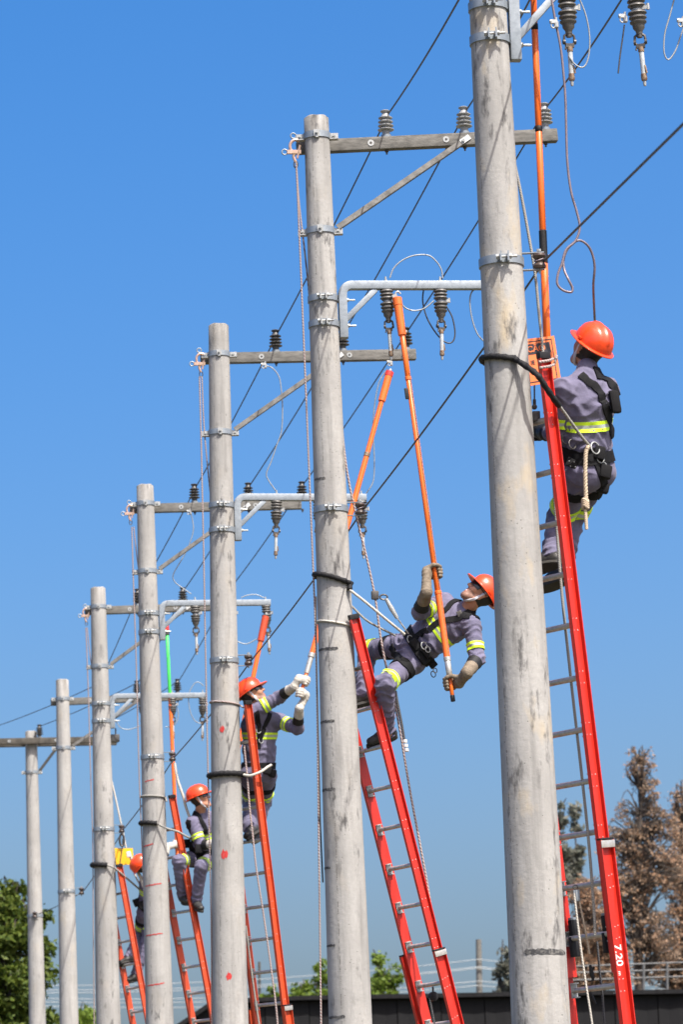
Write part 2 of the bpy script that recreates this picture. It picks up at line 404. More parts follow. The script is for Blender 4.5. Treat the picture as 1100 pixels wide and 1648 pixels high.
#      (x at upper pixel row, row), half width there, x at row 1648, half width there
PP = [None, (785.5, 0, 31.7, 872, 48.5), (509, 189, 21, 564.6, 35.4), (351.8, 523, 16.8, 371, 29),
      (233.3, 781, 14, 257, 22.6), (157.5, 946, 12.3, 174.5, 20), (99.9, 1094, 10.5, 111, 15.4), (49.5, 1177, 9.5, 60, 13.6)]
POLE_TXT = [None, 'nearest and thickest concrete pole, its top out of the picture',
            'second nearest concrete pole, with short black paint strokes down its left side',
            'concrete pole with round red paint spots, third nearest',
            'concrete pole with thin red lines across it, fourth nearest',
            'fifth nearest concrete pole, beside the yellow sign',
            'sixth nearest concrete pole, with no ladder, between two others',
            'farthest and leftmost concrete pole carrying a dark double crossarm']
class Pole: pass
POLES = [None]
Z_TOP = at(509, 189, PY[2])[2]
for i in range(1, 8):
    x0, y0, h0, x1, h1 = PP[i]
    p = Pole(); p.i = i; p.Y = PY[i]
    A = at(x0, y0, p.Y); B = at(x1, 1648, p.Y)
    u = nrm(A-B); p.u = u
    if i == 1: A0 = A+u*((Z_TOP-A[2])/u[2])
    else: A0 = A
    base = B-u*(B[2]/u[2])
    rA, rB = h0*mpp(p.Y), h1*mpp(p.Y)
    lA, lB = (A-base)@u, (B-base)@u
    p.base, p.top, p.L = base, A0, (A0-base)@u
    p.k = (rA-rB)/(lA-lB); p.c0 = rB-p.k*lB
    p.rad = (lambda p: lambda P: p.c0+p.k*((np.asarray(P)-p.base)@p.u))(p)
    p.d = nrm(V(CAM[0]-base[0], CAM[1]-base[1], 0))       # towards the viewer
    p.s = nrm(np.cross(p.d, V(0, 0, 1)))*-1                # to the viewer's right
    if p.s[0] < 0: p.s = -p.s
    p.root = thing('utility_pole', base, POLE_TXT[i], 'utility pole', 'row of concrete poles')
    # shaft
    n = 64 if i < 4 else 40; rings = 60 if i < 4 else 30
    mb = MB(); vs = []; fs = []
    r_l = lambda z: p.c0+p.k*z
    for j in range(rings+1):
        z = p.L*j/rings
        for k in range(n):
            a = 2*math.pi*k/n
            w = 1+0.004*math.sin(3*a+z*1.3+i)+0.003*math.sin(z*2.1+a)
            vs.append((r_l(z)*w*math.cos(a), r_l(z)*w*math.sin(a), z-0.012 if j == rings else z))
    for j in range(rings):
        for k in range(n):
            fs.append((j*n+k, j*n+(k+1) % n, (j+1)*n+(k+1) % n, (j+1)*n+k))
    o1 = len(vs)
    for k in range(n):
        a = 2*math.pi*k/n; rr = r_l(p.L)-0.012
        vs.append((rr*math.cos(a), rr*math.sin(a), p.L+0.003*math.sin(5*a)))
    for k in range(n):
        fs.append((rings*n+k, rings*n+(k+1) % n, o1+(k+1) % n, o1+k))
    fs.append(tuple(o1+k for k in range(n)))
    mb.add(vs, fs)
    seam = [None, -2.62, -2.12, -2.2, -2.2, -2.3, -2.5, -2.0][i]
    me = mb.mesh('pole_shaft', pole_material('old_concrete_%d' % i, i*1.31, [0, .5, .12, .1, .1, .1, .2, .15][i], [0, .85, .9, .95, .9, .8, .45, .5][i], seam, p.L), (0, 0, 0), 60)
    sh = bpy.data.objects.new('pole_shaft', me); COL.objects.link(sh); sh.parent = p.root
    sh.rotation_mode = 'QUATERNION'
    sh.rotation_quaternion = Vector((0, 0, 1)).rotation_difference(Vector(u))
    POLES.append(p)
def ax(i, py):
    """point on the axis of pole i at photo row py"""
    p = POLES[i]; a, b = 0.0, p.L+3
    for _ in range(40):
        m_ = (a+b)/2
        if proj(p.base+p.u*m_)[1] > py: a = m_
        else: b = m_
    return p.base+p.u*a
def polar(i, c, th, r):
    """th in degrees: 90 towards the viewer, 0 to the right, 180 to the left"""
    p = POLES[i]; t = math.radians(th)
    return c+r*(math.cos(t)*p.s+math.sin(t)*p.d)

def ring(mb, i, c, h, t0, t1):
    p = POLES[i]; r = p.rad(c)
    mb.lathe(c, p.u, [(r-t0, -h/2), (r+t1, -h/2), (r+t1, h/2), (r-t0, h/2)], 48, closed=True)
def band(i, py, kind):
    p = POLES[i]; c = ax(i, py); r = p.rad(c)
    mb = MB(); ring(mb, i, c, 0.05, 0.004, 0.009)
    b = mb.build('band', M['galv'], p.root, origin=c)
    if kind == 'side':
        for sgn in (-1, 1):
            m2 = MB()
            q = c+p.s*sgn*(r+0.035)-p.d*0.01
            m2.box(q, p.s*0.036, p.d*0.007, p.u*0.026); m2.box(q+p.d*0.01-p.u*0.026, p.s*0.036, p.d*0.03, p.u*0.004)
            m2.lathe(q+p.d*0.007, p.d, [(0.017, 0), (0.017, 0.016), (0.009, 0.016), (0.009, 0.034)], 6)
            m2.build('lug', M['galv_pale'], b, smooth=30)
        m2 = MB(); q = c+p.d*(r+0.006)
        m2.box(q, p.s*0.024, p.d*0.012, p.u*0.028); m2.box(q-p.u*0.03+p.d*0.003, p.s*0.012, p.d*0.012, p.u*0.008)
        m2.lathe(q+p.d*0.012, p.d, [(0.013, 0), (0.013, 0.012), (0.007, 0.012), (0.007, 0.02)], 6)
        m2.build('lug', M['galv_pale'], b, smooth=30)
    else:
        t = math.radians(88 if i != 1 else 82)
        q = c+p.d*math.sin(t)*(r+0.03)+p.s*math.cos(t)*(r+0.03)
        m2 = MB()
        for sgn in (-1, 1):
            m2.box(q+p.s*sgn*0.022, p.s*0.005, p.d*0.034, p.u*0.03)
        m2.build('lug', M['galv_pale' if i > 1 else 'galv'], b, smooth=30)
        m2 = MB()
        m2.tube([q-p.s*0.045+p.d*0.006, q+p.s*0.075+p.d*0.006], 0.008, 8)
        m2.lathe(q-p.s*0.045+p.d*0.006, p.s, [(0.016, -0.006), (0.016, 0.01)], 6)
        m2.lathe(q+p.s*0.028+p.d*0.006, p.s, [(0.016, 0), (0.016, 0.014)], 6)
        m2.build('bolt', M['galv_pale'], b, smooth=30)
    return b, c

NEUT = {}
def neutral(i, py):
    p = POLES[i]; b, c = band(i, py, 'bolt'); r = p.rad(c)
    q = c+p.s*(r+0.1)+p.d*0.01
    if i == 7: q = c+p.d*(r+0.06)-p.s*0.005
    NEUT[i] = q
    out = p.s if i < 7 else p.d
    for sgn in (-1, 1):
        m2 = MB(); m2.bar(q-out*0.1+p.u*sgn*0.052, q+out*0.03+p.u*sgn*0.052, p.d if i < 7 else p.s, 0.03, 0.006)
        m2.build('rack_prong', M['galv'], b)
    m2 = MB(); m2.tube([q-p.u*0.075, q+p.u*0.075], 0.008, 8); m2.lathe(q+p.u*0.06, p.u, [(0.014, 0), (0.014, 0.014)], 6)
    m2.build('bolt', M['galv_pale'], b)
    m2 = MB()
    m2.lathe(q, p.u, [(0.024, -0.048), (0.038, -0.044), (0.041, -0.03), (0.034, -0.016), (0.021, -0.006), (0.021, 0.006), (0.034, 0.016), (0.041, 0.03), (0.038, 0.044), (0.024, 0.048)], 24)
    m2.build('spool_insulator', M['porc_brown'], b)

BANDS = {1: [(12, 'bolt'), (66, 'bolt')], 2: [(220, 'side'), (373, 'side'), (482, 'bolt'), (523, 'bolt')],
         3: [(571, 'side'), (697, 'side'), (814, 'bolt'), (854, 'bolt')], 4: [(811, 'side'), (920, 'side'), (988, 'bolt'), (1018, 'bolt')],
         5: [(977, 'side'), (1073, 'side'), (1133, 'bolt'), (1161, 'bolt')], 6: [(1125, 'side'), (1204, 'side')], 7: [(1243, 'side')]}
BAND_C = {}
for i, lst in BANDS.items():
    BAND_C[i] = [band(i, y, k)[1] for y, k in lst]
for i, y in {1: 424, 2: 821, 3: 1064, 4: 1219, 5: 1335, 6: 1435, 7: 1474}.items():
    neutral(i, y)

# crossarms
ARM = {}
ARM_PX = {2: ((478, 238), (897, 218.5)), 3: ((323, 577.5), (669.5, 571))}
for i in range(2, 8):
    p = POLES[i]; c = BAND_C[i][0] if i < 7 else ax(7, 1193)
    r = p.rad(c); Ya = p.Y+r+0.062
    if i in ARM_PX:
        a, b = at(*ARM_PX[i][0], Ya), at(*ARM_PX[i][1], Ya)
    elif i < 7:
        a = c+V(-0.17, r+0.062, -0.025); b = a+V(2.03, 0, 0.03+0.012*(i-4))
    else:
        Ya = p.Y-r-0.06
        a = at(-22, 1194, Ya); b = at(190, 1190, Ya)
    d = nrm(b-a); up = nrm(V(0, 0, 1)-d*d[2]); nr = np.cross(d, up)
    if nr[1] > 0: nr = -nr
    ARM[i] = (a, b, d, up, nr)
    mb = MB(); h = 0.052
    mb.box((a+b)/2, d*np.linalg.norm(b-a)/2, nr*0.045, up*h)
    arm = mb.build('crossarm', M['arm' if i < 7 else 'arm_old'], p.root, bevel=0.008)
    if i == 7:
        mb = MB(); q = V(0, 2*(r+0.06), 0)
        mb.box((a+b)/2+q, d*np.linalg.norm(b-a)/2, nr*0.045, up*h)
        mb.build('crossarm', M['arm_old'], p.root, bevel=0.008)
    for t in ([0.62, 1.24, 1.5] if i < 7 else [0.4, 1.2, 2.0]):
        t = t if i < 7 else t
        q = a+d*(t-0.02)+nr*0.045
        mb = MB(); mb.lathe(q, nr, [(0.026, -0.002), (0.026, 0.004), (0.011, 0.004), (0.011, 0.002)], 20)
        mb.mi(1).lathe(q, nr, [(0.010, 0.003), (0.010, 0.0055)], 12)
        mb.build('washer', [M['galv_pale'], M['steel_dark']], arm)
    # brace: angle bar from the band to the arm
    if i < 7:
        cb = BAND_C[i][1]; q0 = cb+p.s*(p.rad(cb)+0.03)+p.d*0.01+p.u*0.03
        q1 = a+d*1.36+nr*0.055-up*0.02
    else:
        cb = BAND_C[i][0]; q0 = cb+p.s*(p.rad(cb)+0.02)+p.u*0.02
        q1 = a+d*((at(100, 1200, Ya)-a)@d)+nr*0.055
    dd = nrm(q1-q0); sd = nrm(np.cross(dd, p.d))
    mb = MB()
    mb.bar(q0, q1, sd, 0.042, 0.006); mb.bar(q0+sd*0.021-p.d*0.018, q1+sd*0.021-p.d*0.018, p.d, 0.036, 0.006)
    br = mb.build('brace', M['brace'], p.root)
    mb = MB(); mb.box(q1+dd*0.02, dd*0.045, sd*0.022, p.d*0.004); mb.lathe(q1+p.d*0.006, p.d, [(0.014, 0), (0.014, 0.014)], 6)
    mb.build('brace_tip', M['galv_pale'], br)

# pin insulators (one shape, copied to every arm)
def pin_proto():
    mb = MB()
    prof = [(0.018, 0.0), (0.03, 0.0), (0.034, 0.03), (0.034, 0.04)]
    z = 0.04
    for k in range(4):
        R = 0.066-0.003*k
        prof += [(R, z+0.003), (R+0.001, z+0.008), (R*0.62, z+0.02), (0.034, z+0.026), (0.034, z+0.031)]
        z += 0.033
    prof += [(0.027, z+0.004), (0.025, z+0.016), (0.038, z+0.024), (0.04, z+0.032), (0.03, z+0.038), (0.012, z+0.036)]
    mb.lathe((0, 0, 0), (0, 0, 1), prof, 28)
    return mb, z+0.028
_pin, PIN_H = pin_proto()
me_pin = {k: _pin.mesh('insulator_body', M[k], (0, 0, 0), 50) for k in ('porc_grey', 'porc_dark')}
_pb = MB(); _pb.lathe((0, 0, -0.02), (0, 0, 1), [(0.04, 0.0), (0.041, 0.022), (0.03, 0.026)], 20)
me_pinbase = _pb.mesh('insulator_base', M['galv'], (0, 0, 0), 40)
_pb = MB(); _pb.lathe((0, 0, -0.16), (0, 0, 1), [(0.008, 0.0), (0.008, 0.02), (0.016, 0.02), (0.016, 0.04)], 8)
me_pinbolt = _pb.mesh('stud', M['steel_dark'], (0, 0, 0), 40)
PIN = {}
PIN_DX = [0.555, 1.17, 1.8]
ORD = {2: 'second nearest pole', 3: 'red-spotted pole', 4: 'red-lined pole', 5: "fifth nearest pole", 6: 'sixth nearest pole', 7: 'farthest pole'}
PIN_PX = {2: [622, 748, 879], 3: [444, 552, 655], 4: [313, 400, 487]}
for i in range(2, 8):
    p = POLES[i]; a, b, d, up, nr = ARM[i]
    for j in range(3):
        if i == 7:
            q = a+d*[0.12, 0.9, 1.95][j]+up*0.052
        else:
            t = PIN_DX[j]+0.16
            if i in PIN_PX:
                x0 = proj(a)[0]; x1 = proj(b)[0]
                t = (PIN_PX[i][j]-x0)/(x1-x0)*np.linalg.norm(b-a)
            q = a+d*t+up*0.052
        q = q+V(0, 0, 0.018)
        pos = ['nearest the pole', 'in the middle', 'at the free end'][j] if i < 7 else ['at the left', 'right of the pole', 'at the right end'][j]
        colr = 'pale grey' if i == 2 else 'dark'
        o = thing('pin_insulator', q, '%s pin insulator on the arm of the %s, %s' % (colr, ORD[i], pos), 'insulator', 'pin insulators on the crossarms')
        for nm, me in (('insulator_body', me_pin['porc_grey' if i == 2 else 'porc_dark']), ('insulator_base', me_pinbase), ('stud', me_pinbolt)):
            c = bpy.data.objects.new(nm, me); COL.objects.link(c); c.parent = o
        PIN[(i, j)] = q+V(0, 0, PIN_H)

# equipment brackets: bent square tube with a strut
BRK = {}
BRK_PX = {1: (831, 98), 2: (554, 544), 3: (383.5, 870), 4: (261.5, 1030), 5: (181, 1172)}   # bottom end of the leg
for i, (bx, by) in BRK_PX.items():
    p = POLES[i]
    foot = at(bx, by, p.Y-0.01); hgt = 0.43 if i > 1 else 0.46; wdt = 0.06; L = 1.28
    cor = foot+V(0, 0, hgt); R = 0.075
    xd = nrm(V(1, 0, [0, 0, 0.0, -0.012, -0.004, -0.005][i]))
    path = [foot, foot+V(0, 0, hgt*0.5), cor-V(0, 0, R)]
    for k in range(1, 9):
        t = math.pi/2*k/8
        path.append(cor-V(0, 0, R)+xd*R*(1-math.cos(t))+V(0, 0, R*math.sin(t)))
    path += [cor+xd*0.5, cor+xd*L]
    mb = MB()
    n = len(path); vs = []; fs = []
    for k, q in enumerate(path):
        t = nrm(path[min(k+1, n-1)]-path[max(k-1, 0)]); s_ = V(0, 1, 0); up_ = np.cross(t, s_)
        for sa, sb in ((-1, -1), (1, -1), (1, 1), (-1, 1)):
            vs.append(q+s_*sa*0.036+up_*sb*0.033)
    for k in range(n-1):
        for e in range(4):
            fs.append((k*4+e, k*4+(e+1) % 4, (k+1)*4+(e+1) % 4, (k+1)*4+e))
    fs += [(3, 2, 1, 0), tuple((n-1)*4+e for e in range(4))]
    mb.add(vs, fs)
    bk = mb.build('equipment_bracket', M['galv'], p.root, bevel=0.004, smooth=40)
    mb = MB(); s0 = foot+V(0.02, 0, 0.15); s1 = cor+xd*0.27-V(0, 0, 0.035)
    mb.bar(s0, s1, (0, 1, 0), 0.056, 0.044); mb.build('strut', M['galv'], bk, bevel=0.004)
    for zz in (0.1, 0.31):
        mb = MB(); mb.tube([foot+V(0.03, 0, zz), foot+V(0.1, 0, zz)], 0.008, 8); mb.lathe(foot+V(0.035, 0, zz), (1, 0, 0), [(0.016, 0), (0.016, 0.014)], 6)
        mb.build('bolt', M['galv_pale'], bk)
    BRK[i] = (foot, cor, xd)

# fuse cutouts hanging from the brackets
def cutout_meshes():
    out = {}
    mb = MB()
    prof = [(0.03, 0.0), (0.046, -0.004)]
    z = -0.01
    for k in range(3):
        prof += [(0.054, z), (0.056, z-0.008), (0.042, z-0.016), (0.042, z-0.022)]; z -= 0.028
    prof += [(0.03, z), (0.03, z-0.016)]; z -= 0.018
    for k in range(3):
        prof += [(0.056-0.002*k, z), (0.059-0.004*k, z-0.009), (0.045-0.003*k, z-0.018), (0.044-0.003*k, z-0.024)]; z -= 0.03
    prof += [(0.036, z-0.012), (0.022, z-0.03), (0.02, z-0.05)]
    mb.lathe((0, 0, 0), (0, 0, 1), prof, 28); out['insulator_body'] = (mb, 'cutout_grey', 50)
    z -= 0.05
    mb = MB()     # clevis
    for s_ in (-1, 1):
        mb.tube([(0, 0, z+0.01), (s_*0.03, 0, z-0.012), (s_*0.034, 0, z-0.05), (s_*0.018, 0, z-0.072)], 0.0085, 8)
        mb.lathe((s_*0.034, 0, z-0.05), (1, 0, 0), [(0.016, -0.007), (0.016, 0.007)], 10)
    mb.box((0, 0, z-0.074), (0.026, 0, 0), (0, 0.014, 0), (0, 0, 0.012)); mb.lathe((0, 0, z-0.012), (0, 0, 1), [(0.018, -0.008), (0.018, 0.02)], 10)
    mb.tube([(-0.02, 0, z-0.06), (-0.03, -0.01, z-0.1)], 0.006, 6)
    out['clevis'] = (mb, 'steel_dark', 40); z -= 0.08
    mb = MB(); mb.lathe((0, 0, z), (0, 0, 1), [(0.019, 0.0), (0.019, -0.03), (0.0165, -0.032)], 16); out['ferrule'] = (mb, 'rust', 40)
    mb = MB(); mb.tube([(0, 0, z-0.028), (0, 0, z-0.19)], 0.0155, 16); out['fuse_tube'] = (mb, 'fuse_tube', 40)
    mb = MB(); mb.lathe((0, 0, z-0.17), (0, 0, 1), [(0.018, 0.0), (0.02, -0.03), (0.017, -0.042), (0.009, -0.044)], 14)
    mb.tube([(0.014, -0.01, z-0.12), (0.02, -0.012, z-0.17)], 0.006, 6)
    out['end_cap'] = (mb, 'rust', 40)
    mb = MB(); mb.lathe((0, 0, z-0.212), (0, 0, 1), [(0.009, 0.0), (0.011, -0.016), (0.008, -0.034), (0.003, -0.036)], 10)
    out['contact'] = (mb, 'galv_pale', 40)
    mb = MB()     # mid clamp with a side terminal
    mb.lathe((0, 0, -0.094), (0, 0, 1), [(0.034, -0.01), (0.034, 0.014)], 16); mb.box((0.05, -0.012, -0.09), (0.024, 0, 0), (0, 0.008, 0), (0, 0, 0.012))
    mb.lathe((0.07, -0.012, -0.09), (0, 0, 1), [(0.01, -0.016), (0.01, 0.022)], 8)
    out['terminal'] = (mb, 'galv_pale', 40)
    mb = MB(); mb.lathe((0, 0, 0.06), (0, 0, 1), [(0.014, 0), (0.014, 0.018), (0.008, 0.018), (0.008, 0.045)], 8)
    out['mounting_bolt'] = (mb, 'galv_pale', 40)
    return {k: v[0].mesh(k, M[v[1]], (0, 0, 0), v[2]) for k, v in out.items()}
CUT_ME = cutout_meshes()
CUT = {}
CUT_PX = {1: [912, 1023, 1134], 2: [622, 709, 795], 3: [445, 513, 582], 4: [314, 371, 428], 5: [228, 277, 326]}
CUT_TXT = {1: 'the nearest pole', 2: 'the second nearest pole', 3: 'the red-spotted pole', 4: 'the red-lined pole', 5: 'the fifth nearest pole'}
for i, xs in CUT_PX.items():
    foot, cor, xd = BRK[i]
    for j, x in enumerate(xs):
        # slide along the arm until it is seen at pixel column x
        lo, hi = 0.0, 1.6
        for _ in range(30):
            t = (lo+hi)/2
            if proj(cor+xd*t)[0] < x: lo = t
            else: hi = t
        q = cor+xd*t-V(0, 0, 0.033)
        o = thing('fuse_cutout', q, 'fuse cutout under the bracket of %s, %s from the pole' % (CUT_TXT[i], ['first', 'second', 'third'][j]), 'fuse cutout', 'fuse cutouts under the brackets')
        o.rotation_euler = (0.03*math.sin(i+j), 0.05*math.cos(i*2+j), 0.4*math.sin(3*i+j))
        for nm, me in CUT_ME.items():
            c = bpy.data.objects.new(nm, me); COL.objects.link(c); c.parent = o
        CUT[(i, j)] = q

# ---------------------------------------------------------------- line conductors, ropes, jumpers
def span(a, b, sag, n=10):
    return [a+(b-a)*k/n-V(0, 0, 4*sag*(k/n)*(1-k/n)) for k in range(n+1)]
def cable(name, pts, r, mat, label, cat, group=None, n=8, smooth_n=0):
    if smooth_n: pts = smooth_path(pts, smooth_n)
    mb = MB(); mb.tube(pts, r, n)
    o = mb.build(name, M[mat], smooth=60)
    return tag(o, label, cat, group)
# phase conductors run from the arm of the nearest pole (above the frame) down the row
for j in range(3):
    first = PIN[(2, j)]+(PIN[(2, j)]-PIN[(3, j)])*1.0+V(0, 0, 0.0)
    if j == 0: first = at(752, -38, PY[1])
    if j == 1: first = at(866, -40, PY[1])
    if j == 2: first = at(1018, -40, PY[1])
    nodes = [first]+[PIN[(i, j)]-V(0, 0, 0.012) for i in range(2, 8)]
    back = nodes[0]+(nodes[0]-nodes[1])*0.8
    nodes = [back]+nodes
    pts = []
    for a, b in zip(nodes[:-1], nodes[1:]):
        s = span(a+V(0.03, 0, 0), b+V(0.03, 0, 0), 0.03)
        pts += s if not pts else s[1:]
    cable('power_line', pts, 0.0068, 'cable', ['dark overhead conductor on the insulators nearest the poles', 'dark overhead conductor on the middle insulators of the arms', 'dark overhead conductor on the insulators at the arms\' free ends'][j], 'power line', 'three overhead conductors')
nodes = [at(1104, 186, 15.9)]+[NEUT[i] for i in range(1, 8)]
pts = []
for k, (a, b) in enumerate(zip(nodes[:-1], nodes[1:])):
    o = V(0.03, -0.02, 0)
    s = span(a+o, b+o, 0.0 if k == 0 else 0.03)
    pts += s if not pts else s[1:]
cable('power_line', pts, 0.0068, 'cable', 'dark neutral cable, lowest line, tied to the spool insulators', 'power line')
# tie wires
for i in range(1, 6):
    q = NEUT[i]; mb = MB()
    mb.tube(smooth_path([q+V(0.02, -0.03, 0.008), q+V(-0.02, -0.028, -0.004), q+V(-0.03, 0.01, 0.004), q+V(0.01, 0.03, 0), q+V(0.045, -0.02, 0.012), q+V(0.05, -0.04, 0.03)], 5), 0.004, 6)
    tag(mb.build('tie_wire', M['wire_copper'], smooth=60), 'wire tied round the brown spool insulator of %s' % CUT_TXT[i], 'tie wire', 'neutral tie wires')

def px(Y, *pts):
    return [at(x, y, Y if not z else Y+z[0]) for (x, y, *z) in pts]
def jumper(i, pts, label, mat='wire_grey', r=0.006, dY=0.0, nm='jumper_wire', cat='jumper wire', grp='jumper wires at the brackets'):
    return cable(nm, px(PY[i]+dY, *pts), r, mat, label, cat, grp, 8, 6)
jumper(2, [(628, 447), (634, 432), (648, 419), (668, 411), (690, 411), (703, 421), (711, 434), (713, 448)], 'grey wire arching above the steel bracket of the second nearest pole')
jumper(2, [(644, 486), (654, 496), (668, 500), (684, 496), (699, 484)], 'short grey wire sagging between two cutouts of the second nearest pole', dY=-0.03)
jumper(2, [(683, 461), (681, 485), (688, 512), (703, 537), (718, 551), (729, 550), (733, 536), (729, 512), (721, 496)], 'dark wire looping below the second cutout of the second nearest pole', dY=0.04, mat='cable')
jumper(2, [(772, 462), (760, 470), (757, 488), (761, 515), (769, 537), (779, 549)], 'grey wire curving down beside the left edge of the nearest pole', dY=0.02)
jumper(3, [(425, 588), (438, 592), (449, 606), (453, 628), (455, 660), (453, 695), (445, 718), (437, 742), (429, 762), (433, 774), (445, 791)], 'thin grey wire dropping from crossarm to bracket, left side of the red-spotted pole arm', dY=0.1)
jumper(3, [(624, 594), (612, 612), (605, 640), (601, 680), (602, 715), (603, 745), (601, 775), (590, 794)], 'thin grey wire hanging right of the second nearest pole, beside the short orange stick', dY=0.1)
jumper(4, [(306, 822), (310, 838), (311, 855), (304, 878), (294, 898), (279, 924), (281, 936), (292, 945), (308, 956)], 'thin grey wire dropping from crossarm to bracket of the red-lined pole', dY=0.1)
jumper(4, [(388, 962), (398, 958), (412, 957), (425, 962)], 'short pale wire arched over the bracket end of the red-lined pole')
jumper(4, [(375, 1028), (386, 1034), (398, 1036), (414, 1028)], 'grey wire sagging right of the red-spotted pole')
jumper(5, [(328, 1104), (320, 1098), (312, 1101), (304, 1118), (305, 1140), (312, 1158), (323, 1164), (336, 1160)], 'grey wire looped round the bracket end of the fifth nearest pole')
jumper(5, [(284, 1136), (287, 1148), (285, 1160), (278, 1169), (266, 1170)], 'small grey wire loop beside the middle cutout of the fifth nearest pole')
jumper(5, [(186, 1160), (194, 1171), (206, 1174), (218, 1171), (230, 1166)], 'grey wire sagging below the bracket of the fifth nearest pole')
jumper(1, [(932, -6), (944, 25), (950, 60), (948, 92), (940, 108), (927, 104), (916, 90)], 'pale wire looping right of the first cutout of the nearest pole', r=0.005, dY=-0.02)
jumper(1, [(1006, 40), (1003, 62), (999, 90), (996, 118)], 'short dark wire hanging loose beside the second cutout of the nearest pole', mat='cable', r=0.005)
jumper(1, [(1088, -8), (1080, 22), (1071, 55), (1070, 84), (1077, 96), (1088, 82), (1096, 60), (1106, 30)], 'grey wire looping down at the top right corner', r=0.005)
cable('ground_wire', px(PY[1]-0.08, (888, -5), (895, 35), (903, 75), (908, 120), (911, 160), (912, 200), (914, 260), (920, 308), (929, 340), (934, 366), (927, 388), (912, 402), (905, 425), (899, 441), (898, 457), (907, 467), (920, 470), (922, 463), (915, 448), (909, 434, 0.03), (908, 418, 0.04), (915, 400, 0.04), (931, 387, 0.05), (945, 393, 0.06), (954, 408, 0.08), (958, 430, 0.1), (956, 458, 0.15), (957, 490, 0.3), (959, 530, 0.6)),
      0.0075, 'wire_copper', 'violet brown wire with a loose knot hanging above the nearest worker', 'ground wire', None, 10, 6)
# small clamps on cutouts / lines
def clamp(q, label, s=1.0):
    mb = MB(); q = np.asarray(q)
    mb.lathe(q, (0, 0, 1), [(0.012*s, -0.03*s), (0.016*s, -0.025*s), (0.016*s, 0.01*s), (0.008*s, 0.02*s), (0.008*s, 0.04*s)], 10)
    mb.box(q+V(-0.018*s, -0.004, 0.012*s), V(0.02*s, 0, 0), V(0, 0.01*s, 0), V(0, 0, 0.012*s))
    mb.lathe(q+V(-0.036*s, -0.004, 0.012*s), (1, 0, 0), [(0.013*s, -0.006*s), (0.013*s, 0.006*s)], 10)
    mb.tube(smooth_path([q+V(-0.03*s, -0.006, 0.0), q+V(-0.034*s, -0.006, -0.02*s), q+V(-0.02*s, -0.006, -0.032*s), q+V(-0.008*s, -0.006, -0.02*s)], 4), 0.005*s, 6)
    tag(mb.build('line_clamp', M['galv_pale']), label, 'clamp', 'line clamps')
clamp(at(896, 38, PY[1]-0.1), 'pale metal clamp left of the first cutout of the nearest pole', .95)
clamp(at(1007, 29, PY[1]-0.05), 'pale metal clamp left of the second cutout of the nearest pole', .95)
clamp(at(1101, 36, PY[1]-0.05), 'pale metal clamp cut off by the right edge of the picture', .95)
clamp(at(630, 584, PY[3]+0.08), 'metal clamp where the short orange stick meets the line')
clamp(at(427, 588, PY[3]+0.08), 'metal clamp under the crossarm of the red-spotted pole')
clamp(at(306, 824, PY[4]+0.08), 'metal clamp under the crossarm of the red-lined pole')

# hand lines: hook on the back end of each arm, rope down the left side of the pole
def handline(i, hook, strand, strand2, label):
    p = POLES[i]; Y = PY[i]+0.02; k = mpp(Y)
    h = at(*hook, Y)
    o = thing('hand_line_hook', h-V(0, 0, 0.09), 'yellowish steel hook on the arm end, top left of %s' % label, 'hook', 'hand line hooks')
    mb = MB(); arc = [h+V(0.05, 0, 0.055)]
    for t in range(0, 9):
        a = math.radians(60+t*25)
        arc.append(h+V(0.02, 0, 0.01)+0.05*V(math.cos(a), 0, 1.15*math.sin(a)))
    arc += [h+V(-0.005, 0, -0.07), h+V(0.012, 0, -0.12)]
    mb.tube(smooth_path(arc, 4), [0.012]*len(smooth_path(arc, 4)), 8); mb.build('hook_body', M['hook'], o)
    for c_, ax_ in ((h+V(0.0, 0, 0.1), (0, 1, 0)), (h+V(-0.075, 0, -0.035), (0, 1, 0))):
        mb = MB(); mb.tube([c_+0.022*V(math.cos(t), 0, math.sin(t)) for t in np.linspace(0, 2*math.pi, 17)], 0.006, 6, cap=False); mb.build('eye', M['galv'], o)
    mb = MB(); mb.bar(h+V(-0.055, 0, -0.035), h+V(0.055, 0, -0.035), (0, 1, 0), 0.03, 0.03); mb.tube([h+V(0.05, -0.01, 0.02), h+V(0.025, -0.01, -0.09)], 0.009, 6); mb.build('gate', M['hook'], o)
    mb = MB(); mb.tube([h+V(0.012, 0, -0.11)+V(0.016*math.cos(t), 0, -0.028+0.03*math.sin(t)) for t in np.linspace(0, 2*math.pi, 13)], 0.005, 6, cap=False); mb.build('shackle', M['steel_dark'], o)
    cable('hand_line', px(Y-0.02, *strand), 0.0075, 'rope', 'red flecked rope hanging left of %s' % label, 'rope', 'hand lines', 8, 4)
    cable('hand_line', px(Y+0.0, *strand2), 0.0068, 'rope', 'short rope strand going behind %s near its top' % label, 'rope', 'hand lines', 8, 4)
handline(2, (473, 238), [(477, 262), (480, 330), (483, 400), (488, 520), (495, 690), (502, 860), (508, 1010), (511, 1150), (514, 1400), (517, 1648), (519, 1800), (523, 2050)], [(477, 264), (482, 330), (489, 390), (495, 445, 0.13), (502, 520, 0.2)], 'the second nearest pole')
handline(3, (321, 580), [(321, 606), (324, 720), (328, 900), (331, 1060), (336, 1300), (340, 1480), (341, 1648), (343, 1900)], [(325, 606), (328, 680), (333, 740), (339, 800, 0.1), (345, 860, 0.2)], 'the red-spotted pole')
handline(4, (208, 822), [(212, 848), (215, 950), (219, 1060), (224, 1250), (230, 1400), (235, 1560), (237, 1648), (240, 1850)], [(215, 848), (219, 885), (224, 925), (230, 970, 0.2)], 'the red-lined pole')
